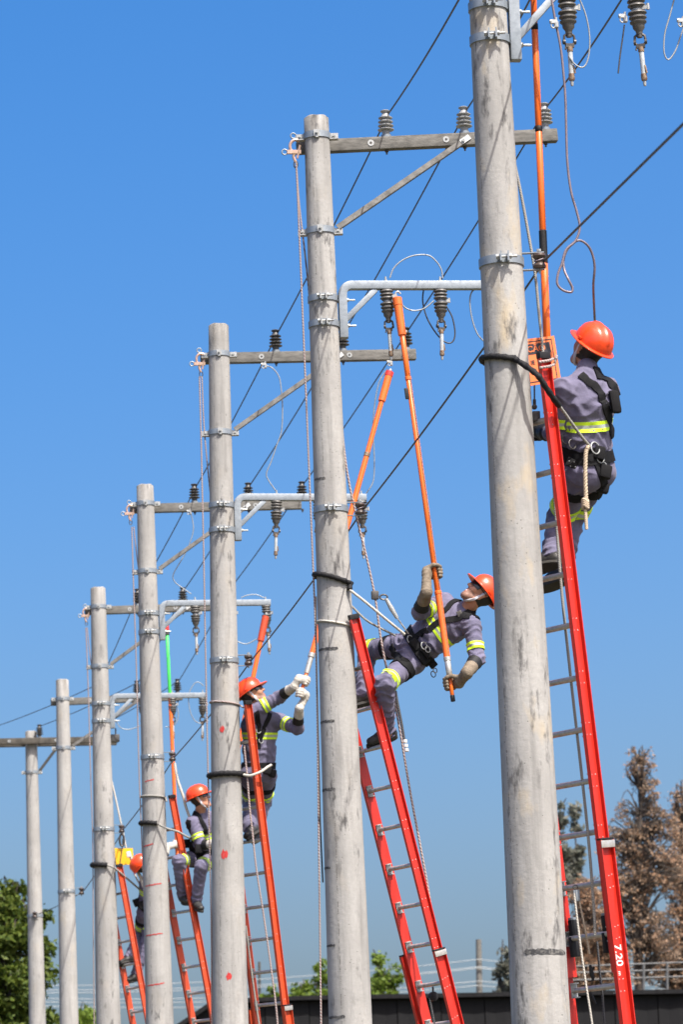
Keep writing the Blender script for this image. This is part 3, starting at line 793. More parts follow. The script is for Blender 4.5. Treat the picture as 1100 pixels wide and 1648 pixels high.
handline(5, (137, 987), [(138, 1010), (140, 1060), (143, 1150), (146, 1260), (149, 1350), (150, 1500), (153, 1800)], [(140, 1010), (143, 1040), (147, 1070), (152, 1110, 0.2)], 'the fifth nearest pole')
cable('dark_rope', px(PY[2]-0.1, (509, 960), (510, 1060), (512, 1160), (514, 1240), (516, 1330, 0.1), (520, 1420, 0.25)), 0.006, 'rope_dark', 'thin dark rope along the left edge of the second nearest pole', 'rope', None, 8, 4)

# life lines and rope ends on the right-hand side
cable('life_line', px(PY[1]+0.1, (829, 262), (840, 315), (852, 380), (862, 440), (868, 500), (873, 548), (881, 640), (892, 780), (903, 930), (913, 1030), (925, 1140), (937, 1245), (948, 1350), (956, 1450), (959, 1505)), 0.009, 'rope_grey', 'grey life line running down behind the nearest ladder rail', 'rope', None, 8, 4)
cable('life_line', px(PY[2]+0.05, (549, 640), (552, 700), (560, 765), (575, 835), (590, 895), (604, 960), (612, 1018), (621, 1068), (632, 1110, 0.15), (645, 1180, 0.2), (660, 1270, 0.2), (675, 1350, 0.2), (690, 1432, 0.2), (700, 1500, 0.2)), 0.009, 'rope', 'red flecked life line passing the worker who leans back', 'rope', None, 8, 4)
cable('life_line', px(PY[3]-0.1, (393, 1200), (398, 1250), (402, 1300), (407, 1345), (413, 1400), (424, 1470), (434, 1540), (445, 1625), (450, 1700)), 0.0085, 'rope', 'rope hanging beside the orange ladder of the red-spotted pole', 'rope', None, 8, 4)
cable('dark_rope', px(PY[3]+0.2, (396, 1490), (402, 1540), (410, 1600), (419, 1660)), 0.0085, 'rope_grey', 'grey rope close to the right edge of the red-spotted pole near the bottom', 'rope', None, 8, 4)
cable('life_line', px(PY[5]+0.05, (178, 1250), (187, 1290), (194, 1322), (199, 1345), (206, 1378), (218, 1410), (232, 1436)), 0.012, 'rope_white', 'pale rope running past the yellow sign to the farthest worker', 'rope', None, 8, 4)
cable('dark_rope', px(PY[2]-0.05, (637, 1112), (641, 1135), (646, 1160), (651, 1190)), 0.011, 'rope_dark', 'dark rope end with white tape hanging below the leaning worker', 'rope', None, 8, 4)
mb = MB()
for k in range(3):
    mb.lathe(at(652.5+k*1.2, 1193+k*7, PY[2]-0.05), (0, 0, 1), [(0.012, 0.014), (0.017, 0.012), (0.018, -0.01), (0.012, -0.014)], 10)
tag(mb.build('rope_end', M['white_clip']), 'white taped end of the dark rope below the leaning worker', 'rope end')

# ---------------------------------------------------------------- extension ladders
LAD = {}
def cprofile(hw, fl, t=0.006):
    return [(-hw, fl), (-hw, 0), (hw, 0), (hw, fl), (hw-t, fl), (hw-t, t), (-hw+t, t), (-hw+t, fl)]
def extrude(mb, P, prof, a, b, w, o):
    """profile in (w,o) swept from point a to b"""
    n = len(prof)
    vs = [a+w*x+o*y for x, y in prof]+[b+w*x+o*y for x, y in prof]
    fs = [(k, (k+1) % n, n+(k+1) % n, n+k) for k in range(n)]
    for base, rev in ((0, False), (n, True)):
        for q in ((0, 1, 6, 7), (1, 2, 5, 6), (2, 3, 4, 5)):
            f = tuple(base+k for k in q); fs.append(f if rev else f[::-1])
    mb.add(vs, fs)
def ladder(i, top, bot, Yt, rv, mat, split, rung_y, label):
    r = nrm(V(rv[0], rv[1], 0)); Lr = math.hypot(*rv); nh = V(r[1], -r[0], 0)
    if nh[0] < 0: nh = -nh
    A = at(*top, Yt); Yb = Yt
    for _ in range(4):
        B = at(*bot, Yb); Yb = Yt+(B[0]-A[0])*nh[1]/nh[0]
    B = at(*bot, Yb); d = nrm(A-B)
    r = nrm(r-d*(r@d)); w = np.cross(r, d)
    if w[0] < 0: w = -w
    G = A-d*((A[2]-0.02)/d[2])
    def on(y):
        a, b = 0.0, np.linalg.norm(A-G)
        for _ in range(40):
            m_ = (a+b)/2
            if proj(G+d*m_)[1] > y: a = m_
            else: b = m_
        return G+d*a
    root = thing('extension_ladder', G+r*Lr/2, label, 'ladder', 'ladders leaning on the poles')
    S = on(split); F0 = S-d*0.75
    rails = []
    for k, sg in ((0, -1), (1, 1)):
        q = r*(Lr*k)
        mb = MB(); extrude(mb, None, cprofile(0.042, 0.03), F0+q, A+q, w, r*sg)
        fly = mb.build('fly_rail', M[mat], root, smooth=30)
        q2 = q+r*sg*0.036-w*0.012
        mb = MB(); extrude(mb, None, cprofile(0.051, 0.032), G+q2, S+d*0.02+q2, w, r*sg)
        base = mb.build('base_rail', M[mat], root, smooth=30)
        rails.append((fly, base))
        mb = MB(); mb.box(A+q+r*sg*0.014, d*0.02, w*0.0445, r*0.018)
        mb.build('end_cap', M['rubber'], root, bevel=0.004)
        mb = MB(); mb.box(S+q2+d*0.024+r*sg*0.014, d*0.006, w*0.053, r*0.019)
        mb.build('end_cap', M['rubber'], base, bevel=0.003)
        mb = MB(); mb.box(S+q2+r*sg*0.034-d*0.006, d*0.021, w*0.053, r*0.002)
        mb.box(S+q2+r*sg*0.016-d*0.006+w*0.0535, d*0.021, w*0.002, r*0.02); mb.build('guide_bracket', M['alu'], base, bevel=0.002)
        mb = MB(); mb.box(G+q2+d*0.03, d*0.03, w*0.09, r*0.04); mb.build('foot', M['rubber'], base, bevel=0.008)
    # rungs: shared mesh
    tb = MB(); n_ = 14; pr = []
    tb.tube([-r*0.0+d*0.0, r*Lr], 0.0175, n_, side=w)
    me = tb.mesh('rung', M['alu'], (0, 0, 0), 40)
    mps = []
    for e, sg in ((0.0, 1), (Lr, -1)):
        c = r*(e+sg*0.004); pb = MB()
        pb.box(c, r*0.004, w*0.024, d*0.045); pb.box(c+r*sg*0.012+d*0.041, r*0.012, w*0.022, d*0.003); pb.box(c+r*sg*0.012-d*0.041, r*0.012, w*0.022, d*0.003)
        mps.append(pb.mesh('rung_plate', M['galv_pale'], (0, 0, 0), 40))
    ro = world_origin(root)
    pos = [on(y) for y in rung_y]; step = pos[-1]-pos[-2]
    while pos[-1][2]+step[2] > 0.25:
        pos.append(pos[-1]+step)
    rv1, rv2 = MB(), MB()
    for P in pos:
        o = bpy.data.objects.new('rung', me); COL.objects.link(o); o.parent = root; o.location = P-ro
        for mp in mps:
            c = bpy.data.objects.new('rung_plate', mp); COL.objects.link(c); c.parent = o
        up_ = P@d > F0@d
        m2 = rv1 if up_ else rv2
        off = r*0 if up_ else -r*0.036-w*0.012
        for sw in (-1, 1):
            for sd in (-1, 1):
                m2.lathe(P+off+w*sw*0.015+d*sd*0.035-r*0.006, -r, [(0.0042, 0.0), (0.0042, 0.0015), (0.002, 0.003)], 8)
        if up_ and P@d < S@d:
            for sw in (-1, 0, 1):
                for sd in (-1, 1):
                    rv2.lathe(P-r*0.042-w*0.012+w*sw*0.026+d*(sd*0.035+0.006*sw), -r, [(0.0042, 0.0), (0.0042, 0.0015), (0.002, 0.003)], 8)
    for m2, k in ((rv1, 0), (rv2, 1)):
        if m2.v:
            o = m2.build('rivets', M['galv_pale'], rails[0][k]); o['kind'] = 'stuff'
    LAD[i] = dict(A=A, G=G, d=d, r=r, w=w, Lr=Lr, on=on, root=root, S=S, nh=nh)
ladder(1, (873, 573), (1004, 1648), PY[1]-0.10, (-0.20, 0.33), 'lad_red', 1358, [674, 757, 840, 923, 1005, 1090, 1173, 1256, 1338, 1420, 1502, 1586],
       'bright red extension ladder marked 7.20, under the nearest worker')
ladder(2, (568, 993), (733, 1648), PY[2]-0.13, (-0.15, 0.35), 'lad_red', 1533, [1010, 1073, 1137, 1200, 1264, 1327, 1391, 1453.6, 1517.5, 1581],
       'red extension ladder with both rails and rung plates showing, under the leaning worker')
ladder(3, (397, 1131), (461, 1648), PY[3]-0.12, (-0.23, 0.3), 'lad_orange', 1622, [1193, 1245, 1298, 1351, 1403.6, 1456.8, 1509, 1561.6, 1614],
       'faded orange ladder on the red-spotted pole')
ladder(4, (275.5, 1282), (344, 1648), PY[4]-0.12, (-0.19, 0.32), 'lad_orange', 1700, [1333, 1377, 1421, 1465, 1509, 1553, 1595.6, 1640.5],
       'orange ladder on the red-lined pole, half hidden by the pole with red spots')
ladder(5, (191, 1393), (238.5, 1648), PY[5]-0.12, (-0.16, 0.34), 'lad_orange', 1690, [1399, 1436.7, 1474.6, 1513, 1550, 1588, 1626],
       'farthest orange ladder, its top below the yellow sign')

# lettering on the nearest ladder rail
def text_mesh(s, size, name='lettering', depth=0.0004, bold=0.0):
    cu = bpy.data.curves.new(name, 'FONT'); cu.body = s; cu.size = size; cu.extrude = depth; cu.offset = bold
    cu.align_x = 'CENTER'; cu.align_y = 'CENTER'
    o = bpy.data.objects.new('tmp_text', cu); COL.objects.link(o)
    dg = bpy.context.evaluated_depsgraph_get()
    me = bpy.data.meshes.new_from_object(o.evaluated_get(dg))
    bpy.data.objects.remove(o); bpy.data.curves.remove(cu)
    me.name = name
    return me
def place_text(s, size, c, xd, yd, mat, parent, bold=0.0):
    me = text_mesh(s, size, bold=bold); me.materials.clear(); me.materials.append(M[mat])
    o = bpy.data.objects.new('lettering', me); COL.objects.link(o); o.parent = parent
    xd = nrm(xd); yd = nrm(yd-xd*(yd@xd)); zd = np.cross(xd, yd)
    mt = Matrix(((xd[0], yd[0], zd[0], 0), (xd[1], yd[1], zd[1], 0), (xd[2], yd[2], zd[2], 0), (0, 0, 0, 1)))
    o.rotation_mode = 'QUATERNION'; o.rotation_quaternion = mt.to_quaternion()
    o.location = np.asarray(c)-world_origin(parent)
    return o
_l = LAD[1]
_q = _l['on'](1538)-_l['r']*0.0435-_l['w']*0.012
place_text('7.20', 0.074, _q, -_l['d'], _l['w'], 'letter', _l['root'], bold=0.0012)
place_text('m', 0.035, _l['on'](1567)-_l['r']*0.0435-_l['w']*0.02, -_l['d'], _l['w'], 'letter', _l['root'], bold=0.0005)

# pulley, haul ropes and rung locks of the nearest ladder
_r = _l['r']; _w = _l['w']
q = at(927, 1428, _l['on'](1420)[1]+0.15)
o = thing('pulley', q-V(0, 0, 0.09), 'small metal pulley hanging from a rung of the nearest ladder', 'pulley')
mb = MB(); mb.tube([q+0.014*V(math.cos(t), 0, math.sin(t)) for t in np.linspace(0, 2*math.pi, 13)], 0.004, 6, cap=False); mb.build('hook_ring', M['steel_dark'], o)
mb = MB(); mb.box(q-V(0, 0, 0.05), _w*0.017, _r*0.003, V(0, 0, 0.034)); mb.box(q-V(0, 0, 0.05)-_r*0.016, _w*0.015, _r*0.003, V(0, 0, 0.034)); mb.build('cheek', M['galv'], o, bevel=0.002)
mb = MB(); mb.lathe(q-V(0, 0, 0.06)-_r*0.008, _r, [(0.02, -0.007), (0.014, 0), (0.02, 0.007)], 16); mb.build('wheel', M['rubber'], o)
cable('haul_rope', px(q[1]-0.05, (925, 1438), (930, 1480), (937, 1535), (945, 1590), (954, 1648), (962, 1720)), 0.0065, 'rope_white', 'white haul rope coming down from the pulley on the nearest ladder', 'rope', None, 8, 4)
cable('haul_rope', px(q[1]+0.0, (932, 1445), (939, 1478), (945, 1508), (950, 1535)), 0.006, 'rope_tan', 'tan haul rope running from the pulley to a black cleat', 'rope', None, 8, 4)
cable('haul_rope', px(q[1]+0.05, (962, 1515), (966, 1560), (971, 1610), (975, 1660)), 0.007, 'rope_dark', 'dark rope hanging behind the nearest ladder below its lowest rung lock', 'rope', None, 8, 4)
mb = MB(); c = at(953, 1565, q[1]); mb.tube([c+V(-.006, 0, .045), c+V(0, 0, 0), c+V(.008, 0, -.05)], [.008, .014, .007], 8); mb.tube([c+V(0, 0, 0), c+V(.016, 0, .03)], .006, 6)
tag(mb.build('cleat', M['rubber']), 'small black cleat on the haul rope of the nearest ladder', 'cleat')
mb = MB(); c = at(955, 1608, q[1]); mb.tube([c+V(-.014, 0, .045), c+V(0, 0, 0), c+V(.016, 0, -.03)], [.006, .012, .006], 8)
tag(mb.build('cleat', M['rubber']), 'small black hook below the lowest visible rung of the nearest ladder', 'cleat')
for k, t in ((0, 0.06), (1, _l['Lr']-0.04)):
    c = _l['on'](1502)+_r*t
    o = thing('rung_lock', c-V(0, 0, 0.1), 'black rung lock at the %s end of a rung of the nearest ladder' % ('right' if k == 0 else 'left'), 'rung lock', 'rung locks')
    mb = MB(); mb.box(c+_l['d']*0.06+_w*0.02, _l['d']*0.05, _w*0.025, _r*0.016); mb.box(c-_l['d']*0.05+_w*0.01, _l['d']*0.06, _w*0.03, _r*0.013); mb.build('lock_body', M['rubber'], o, bevel=0.006)
    mb = MB(); mb.box(c+_l['d']*0.115+_w*0.02, _l['d']*0.008, _w*0.022, _r*0.014); mb.build('latch', M['galv'], o, bevel=0.003)
_l2 = LAD[2]; q = _l2['on'](1581)+_l2['r']*0.17-V(0, 0, 0.02)
o = thing('pulley', q-V(0, 0, 0.11), 'black pulley hanging from a rung at the overlap of the leaning worker\'s ladder', 'pulley')
mb = MB(); mb.tube([q, q-V(0, 0, 0.04)], 0.008, 8); mb.build('hook_ring', M['steel_dark'], o)
mb = MB(); mb.lathe(q-V(0, 0, 0.075), _l2['r'], [(0.022, -0.022), (0.036, -0.018), (0.036, 0.018), (0.022, 0.022)], 18); mb.build('wheel', M['rubber'], o)
cable('haul_rope', [q-V(0.03, 0, 0.08), q-V(-0.02, 0, 0.4), q-V(-0.1, 0, 0.9)], 0.007, 'rope_grey', 'grey rope coming down from the pulley on the leaning worker\'s ladder', 'rope')

# ---------------------------------------------------------------- people: distance-field bodies meshed into one surface
class SDF:
    def __init__(s, prims=None): s.p = list(prims or [])
    def cone(s, a, b, ra, rb, k=0.03, side=None, fl=1.0, fold=0.0, lam=0.055, sub=False, dirv=None):
        s.p.append(dict(a=np.asarray(a, float), b=np.asarray(b, float), ra=ra, rb=rb, k=k, side=None if side is None else nrm(side), fl=fl, fold=fold, lam=lam, sub=sub,
                        dv=None if dirv is None else np.asarray(dirv, float)))
        return s
    @staticmethod
    def prim(q, P):
        ab = q['b']-q['a']; L2 = ab@ab
        w = P-q['a']
        t = np.clip((w@ab)/L2, 0, 1) if L2 > 1e-12 else np.zeros(len(P))
        v = w-t[:, None]*ab
        r = q['ra']+(q['rb']-q['ra'])*t
        if q['side'] is not None:
            u = v@q['side']; rest = (v*v).sum(1)-u*u
            dist = np.sqrt(np.maximum(rest, 0)+(u/q['fl'])**2)
        else:
            dist = np.sqrt((v*v).sum(1))
        d = dist-r
        if q['fold']:
            L = math.sqrt(L2); dv = q['dv'] if q['dv'] is not None else ab/max(L, 1e-6)
            env = 0.3+0.8*(np.exp(-(t/0.28)**2)+np.exp(-((1-t)/0.28)**2))
            x = P@dv
            wv = 1.3*np.sin(P@V(13, 19, 6))+1.0*np.sin(P@V(-27, 11, 17))+.5*np.sin(P@V(31, -38, 22))
            d = d-q['fold']*env*(1.5-2.4*np.abs(np.sin(math.pi*x/q['lam']+.8*wv))+0.9*np.sin(2*math.pi*x/(q['lam']*1.7)+2.3*wv+1.0))
        return d
    @staticmethod
    def comb(D, d, q):
        k = q['k']
        if q['sub']:
            h = np.clip(0.5-0.5*(D+d)/k, 0, 1); return D+(-d-D)*h+k*h*(1-h)
        h = np.clip(0.5+0.5*(D-d)/k, 0, 1); return D+(d-D)*h-k*h*(1-h)
    def val(s, P):
        D = np.full(len(P), 9.0)
        for q in s.p: D = s.comb(D, s.prim(q, P), q)
        return D
    def grad(s, P, e=0.003):
        g = np.stack([s.val(P+e*np.eye(3)[i])-s.val(P-e*np.eye(3)[i]) for i in range(3)], 1)
        return g/np.maximum(np.linalg.norm(g, axis=1, keepdims=True), 1e-9)
    def snap(s, P, n=6):
        P = np.array(P, float)
        for _ in range(n): P = P-s.val(P)[:, None]*s.grad(P)
        return P, s.grad(P)
    def surf(s, x, y, Y0, span_=0.9):
        """first point of the surface seen at photo pixel x, y"""
        d = ray(x, y); ts = np.linspace((Y0-span_)/d[1], (Y0+span_)/d[1], 400)
        v = s.val(CAM+ts[:, None]*d)
        k = np.where(v < 0)[0]
        k = k[0] if len(k) else int(v.argmin())
        return CAM+ts[k]*d
    def mesh(s, h):
        lo = np.min([np.minimum(q['a'], q['b'])-max(q['ra'], q['rb'])*max(q['fl'], 1) for q in s.p if not q['sub']], 0)-3*h-0.02
        hi = np.max([np.maximum(q['a'], q['b'])+max(q['ra'], q['rb'])*max(q['fl'], 1) for q in s.p if not q['sub']], 0)+3*h+0.02
        n = np.ceil((hi-lo)/h).astype(int)+1
        X = [lo[i]+h*np.arange(n[i]) for i in range(3)]
        D = np.full(n, 1.0)
        for q in s.p:
            R = max(q['ra'], q['rb'])*max(q['fl'], 1)+q['k']+3*h+2*q['fold']
            a = np.clip(np.floor((np.minimum(q['a'], q['b'])-R-lo)/h).astype(int), 0, n-1)
            b = np.clip(np.ceil((np.maximum(q['a'], q['b'])+R-lo)/h).astype(int)+1, 1, n)
            g = np.stack(np.meshgrid(X[0][a[0]:b[0]], X[1][a[1]:b[1]], X[2][a[2]:b[2]], indexing='ij'), -1)
            sh = g.shape[:3]; sl = (slice(a[0], b[0]), slice(a[1], b[1]), slice(a[2], b[2]))
            D[sl] = s.comb(D[sl].ravel(), s.prim(q, g.reshape(-1, 3)), q).reshape(sh)
        ins = D < 0
        c8 = np.zeros(n-1, int)
        for dx in (0, 1):
            for dy in (0, 1):
                for dz in (0, 1):
                    c8 += ins[dx:n[0]-1+dx, dy:n[1]-1+dy, dz:n[2]-1+dz]
        act = (c8 > 0) & (c8 < 8)
        idx = np.full(n-1, -1); cells = np.argwhere(act); idx[act] = np.arange(len(cells))
        acc = np.zeros((len(cells), 3)); cnt = np.zeros(len(cells))
        ci, cj, ck = cells.T
        for axx in range(3):
            o1, o2 = [q for q in range(3) if q != axx]
            for u in (0, 1):
                for w in (0, 1):
                    f = np.zeros((len(cells), 3), int); f[:, o1] = u; f[:, o2] = w
                    p0 = cells+f; p1 = p0.copy(); p1[:, axx] += 1
                    d0 = D[p0[:, 0], p0[:, 1], p0[:, 2]]; d1 = D[p1[:, 0], p1[:, 1], p1[:, 2]]
                    m_ = (d0 < 0) != (d1 < 0)
                    t = d0/np.where(m_, d0-d1, 1)
                    pt = f.astype(float); pt[:, axx] += t
                    acc[m_] += pt[m_]; cnt[m_] += 1
        verts = lo+h*(cells+acc/np.maximum(cnt, 1)[:, None])
        faces = []
        for axx in range(3):
            b_, c_ = (axx+1) % 3, (axx+2) % 3
            sl0 = [slice(None)]*3; sl1 = [slice(None)]*3
            sl0[axx] = slice(0, n[axx]-1); sl1[axx] = slice(1, n[axx])
            s0, s1 = ins[tuple(sl0)], ins[tuple(sl1)]
            e = np.argwhere(s0 != s1)
            e = e[(e[:, b_] > 0) & (e[:, c_] > 0) & (e[:, b_] < n[b_]-1) & (e[:, c_] < n[c_]-1)]
            flip = ~s0[e[:, 0], e[:, 1], e[:, 2]]
            def cid(db, dc):
                q = e.copy(); q[:, b_] += db; q[:, c_] += dc
                return idx[q[:, 0], q[:, 1], q[:, 2]]
            Q = np.stack([cid(-1, -1), cid(0, -1), cid(0, 0), cid(-1, 0)], 1)
            Q[flip] = Q[flip][:, ::-1]
            faces.append(Q)
        F = np.concatenate(faces); F = F[(F >= 0).all(1)]
        return verts, F

def mesh_np(name, vv, ff, mats, parent, fm=None):
    o = world_origin(parent)
    me = bpy.data.meshes.new(name)
    me.from_pydata((vv-o).tolist(), [], ff.tolist())
    for m in (mats if isinstance(mats, list) else [mats]): me.materials.append(m)
    if fm is not None: me.polygons.foreach_set('material_index', np.asarray(fm, np.int32))
    me.polygons.foreach_set('use_smooth', [True]*len(me.polygons)); me.update()
    ob = bpy.data.objects.new(name, me); COL.objects.link(ob); ob.parent = parent
    return ob

def ring_pts(sdf, c, axis, side0, n=40, off=0.003, rmax=0.34):
    u = nrm(side0-axis*(side0@axis)); w = np.cross(axis, u)
    a = np.linspace(0, 2*math.pi, n, endpoint=False)
    dr = np.cos(a)[:, None]*u+np.sin(a)[:, None]*w
    R = np.linspace(rmax, 0.0, 60); best = np.full(n, 0.02)
    vals = np.stack([sdf.val(c+dr*r) for r in R], 1)
    for k in range(n):
        j = np.where(vals[k] < 0)[0]
        if len(j):
            j = j[0]
            if j == 0: best[k] = R[0]
            else:
                v0, v1 = vals[k, j-1], vals[k, j]; best[k] = R[j-1]+(R[j]-R[j-1])*v0/(v0-v1)
    return c+dr*(best[:, None]+off)
def limb_band(sdf, c, axis, width, mats, parent, name, rows=3, n=40, off=0.004, tilt=None, rmax=0.34):
    axis = nrm(axis); ca = axis if tilt is None else nrm(axis+np.asarray(tilt))
    s0, _ = perp(axis)
    mb = MB(); V_ = []
    ts = np.linspace(-width/2, width/2, rows+1)
    prof = [(ts[0], -0.003)]+[(t, off) for t in ts]+[(ts[-1], -0.003)]
    for t, o_ in prof:
        V_.append(ring_pts(sdf, c+ca*t, ca, s0, n, o_, rmax))
    vs = np.concatenate(V_)
    for r in range(len(prof)-1):
        mb.mi(1 if (rows == 3 and r == 2) else 0)
        o = len(mb.v)
        fs = [(k, (k+1) % n, n+(k+1) % n, n+k) for k in range(n)]
        mb.add(vs[r*n:(r+2)*n], fs)
    return mb.build(name, mats, parent, smooth=60)
def strap(sdf, pts, width, mat, parent, name, th=0.006, n=6, lift=0.002):
    p = np.array(smooth_path(pts, n)); P, N = sdf.snap(p, 4)
    T = np.gradient(P, axis=0); T /= np.maximum(np.linalg.norm(T, axis=1, keepdims=True), 1e-9)
    S = np.cross(N, T); S /= np.maximum(np.linalg.norm(S, axis=1, keepdims=True), 1e-9)
    Lp, Ln = sdf.snap(P+S*width/2, 3); Rp, Rn = sdf.snap(P-S*width/2, 3)
    Lp = np.where(np.linalg.norm(Lp-P, axis=1, keepdims=True) < width*1.2, Lp, P+S*width/2); Rp = np.where(np.linalg.norm(Rp-P, axis=1, keepdims=True) < width*1.2, Rp, P-S*width/2)
    m = len(P); mb = MB(); vs = []
    for k in range(m):
        vs += [Lp[k]-N[k]*0.004, Lp[k]+N[k]*(lift+th), P[k]+N[k]*(lift+th), Rp[k]+N[k]*(lift+th), Rp[k]-N[k]*0.004]
    fs = []
    for k in range(m-1):
        for e in range(4): fs.append((k*5+e, (k+1)*5+e, (k+1)*5+e+1, k*5+e+1))
    fs += [(4, 3, 2, 1, 0), tuple((m-1)*5+e for e in range(5))]
    mb.add(vs, fs)
    return mb.build(name, M[mat], parent, smooth=50)

def jnt(x, y, prev, L, s):
    d = nrm(ray(x, y)); w = CAM-prev
    b = w@d; c = w@w-L*L; disc = b*b-c
    t = -b+(s*math.sqrt(disc) if disc > 0 else 0)
    return CAM+d*t

def helmet(parent, Hc, hf, hu, hs, mb_tilt=0.0):
    n, m = 56, 14
    f = nrm(hf*math.cos(mb_tilt)+hu*math.sin(mb_tilt)); u = nrm(np.cross(hs, f))
    if u@hu < 0: u = -u
    c = Hc+hu*0.052-hf*0.008
    rs, rf, ru = 0.113, 0.138, 0.125
    vs = []; rows = 0
    def shell(scale):
        for j in range(m+1):
            el = math.pi/2*(1-j/m)
            for k in range(n):
                a = 2*math.pi*k/n
                ce, se = math.cos(el)**0.86, math.sin(el)
                q = V(math.sin(a)*rs*ce, math.cos(a)*rf*ce, ru*se)
                ridge = 0.007*math.exp(-(q[0]/0.011)**2)*(1 if se > 0.3 else max(0, (se-0.1)/0.2)) if q[1] > -0.125 else 0
                ridge += 0.003*(math.exp(-((abs(q[0])-0.05)/0.007)**2))*(1 if 0.35 < se < 0.95 else 0)
                q = q*(scale+ridge/0.12)
                vs.append(c+hs*q[0]+f*q[1]+u*q[2])
    shell(1.0)
    for e, dz in ((0.012, -0.003), (0.02, -0.006), (0.02, -0.012)):
        for k in range(n):
            a = 2*math.pi*k/n
            fr = max(0, math.cos(a))**2.2
            x = math.sin(a)*(rs+e); y = math.cos(a)*(rf+e+0.042*fr*(e/0.02)); z = dz-0.018*fr*(e/0.02)
            vs.append(c+hs*x+f*y+u*z)
    o_in = len(vs)
    for sc in (0.97,):
        for j in range(m, -1, -1):
            el = math.pi/2*(1-j/m)
            for k in range(n):
                a = 2*math.pi*k/n; ce, se = math.cos(el)**0.86, math.sin(el)
                vs.append(c+(hs*math.sin(a)*rs*ce+f*math.cos(a)*rf*ce+u*ru*se)*sc-u*0.006)
    R = len(vs)//n
    fs = [(j*n+k, (j+1)*n+k, (j+1)*n+(k+1) % n, j*n+(k+1) % n) for j in range(R-1) for k in range(n)]
    mb = MB(); mb.add(vs, fs)
    h = mb.build('helmet', M['helmet'], parent, smooth=60)
    for sg in (-1, 1):      # slot clips at the side
        mb = MB(); q = c+hs*sg*(rs+0.006)+u*0.012; mb.box(q, f*0.014, hs*0.006, u*0.009); mb.build('slot_clip', M['helmet'], h, bevel=0.003)
    return c, f, u

def grip(C, a, wr, elb, flipn, ti, mat, parent, vox, stick_r=0.02, dark_cuff=True, scale=1.0):
    a = nrm(a); e = wr-C; e = nrm(e-a*(e@a)); n = np.cross(a, e)*flipn
    S = SDF(); k_ = scale*1.06
    P = lambda x, y, z: C+(e*x+n*y+a*z)*k_
    S.cone(P(.062, .03, 0), P(.0, .038, 0), .028*k_, .025*k_, .012, side=a, fl=1.55)
    rads = [.0125, .0135, .013, .0115]; lens = [.94, 1.04, 1.0, .85]
    for j in range(4):
        z = (j-1.5)*.024*ti*-1
        f = lens[j]
        pts = [P(.0, .036, z), P(-.034*f, .03, z*1.02), P(-.046*f, -.004, z*1.03), P(-.03*f, -.033, z*1.02), P(-.004, -.038, z)]
        for q0, q1 in zip(pts[:-1], pts[1:]): S.cone(q0, q1, rads[j]*k_, rads[j]*k_*.97, .006)
    tp = [P(.052, .012, .036*ti), P(.03, -.02, .05*ti), P(.004, -.04, .044*ti), P(-.014, -.045, .034*ti)]
    for q0, q1, r0 in zip(tp[:-1], tp[1:], (.0175, .0145, .0135)): S.cone(q0, q1, r0*k_, r0*.92*k_, .008)
    fd = nrm(elb-wr); w0 = P(.062, .028, 0)
    S.cone(w0, wr, .033*k_, .041*k_, .025, side=a, fl=1.2, fold=.0015, lam=.03); S.cone(wr, wr+fd*.095*k_, .043*k_, .052*k_, .015, fold=.0012, lam=.03)
    vv, ff = S.mesh(vox)
    g = mesh_np('glove', vv, ff, M[mat], parent)
    if dark_cuff:
        mb = MB(); q = wr+fd*.1*k_
        mb.lathe(q, fd, [(.046*k_, 0), (.053*k_, .03), (.06*k_, .085), (.054*k_, .088), (.044*k_, .03)], 28); mb.build('glove_cuff', M['rubber'], parent)
    return wr

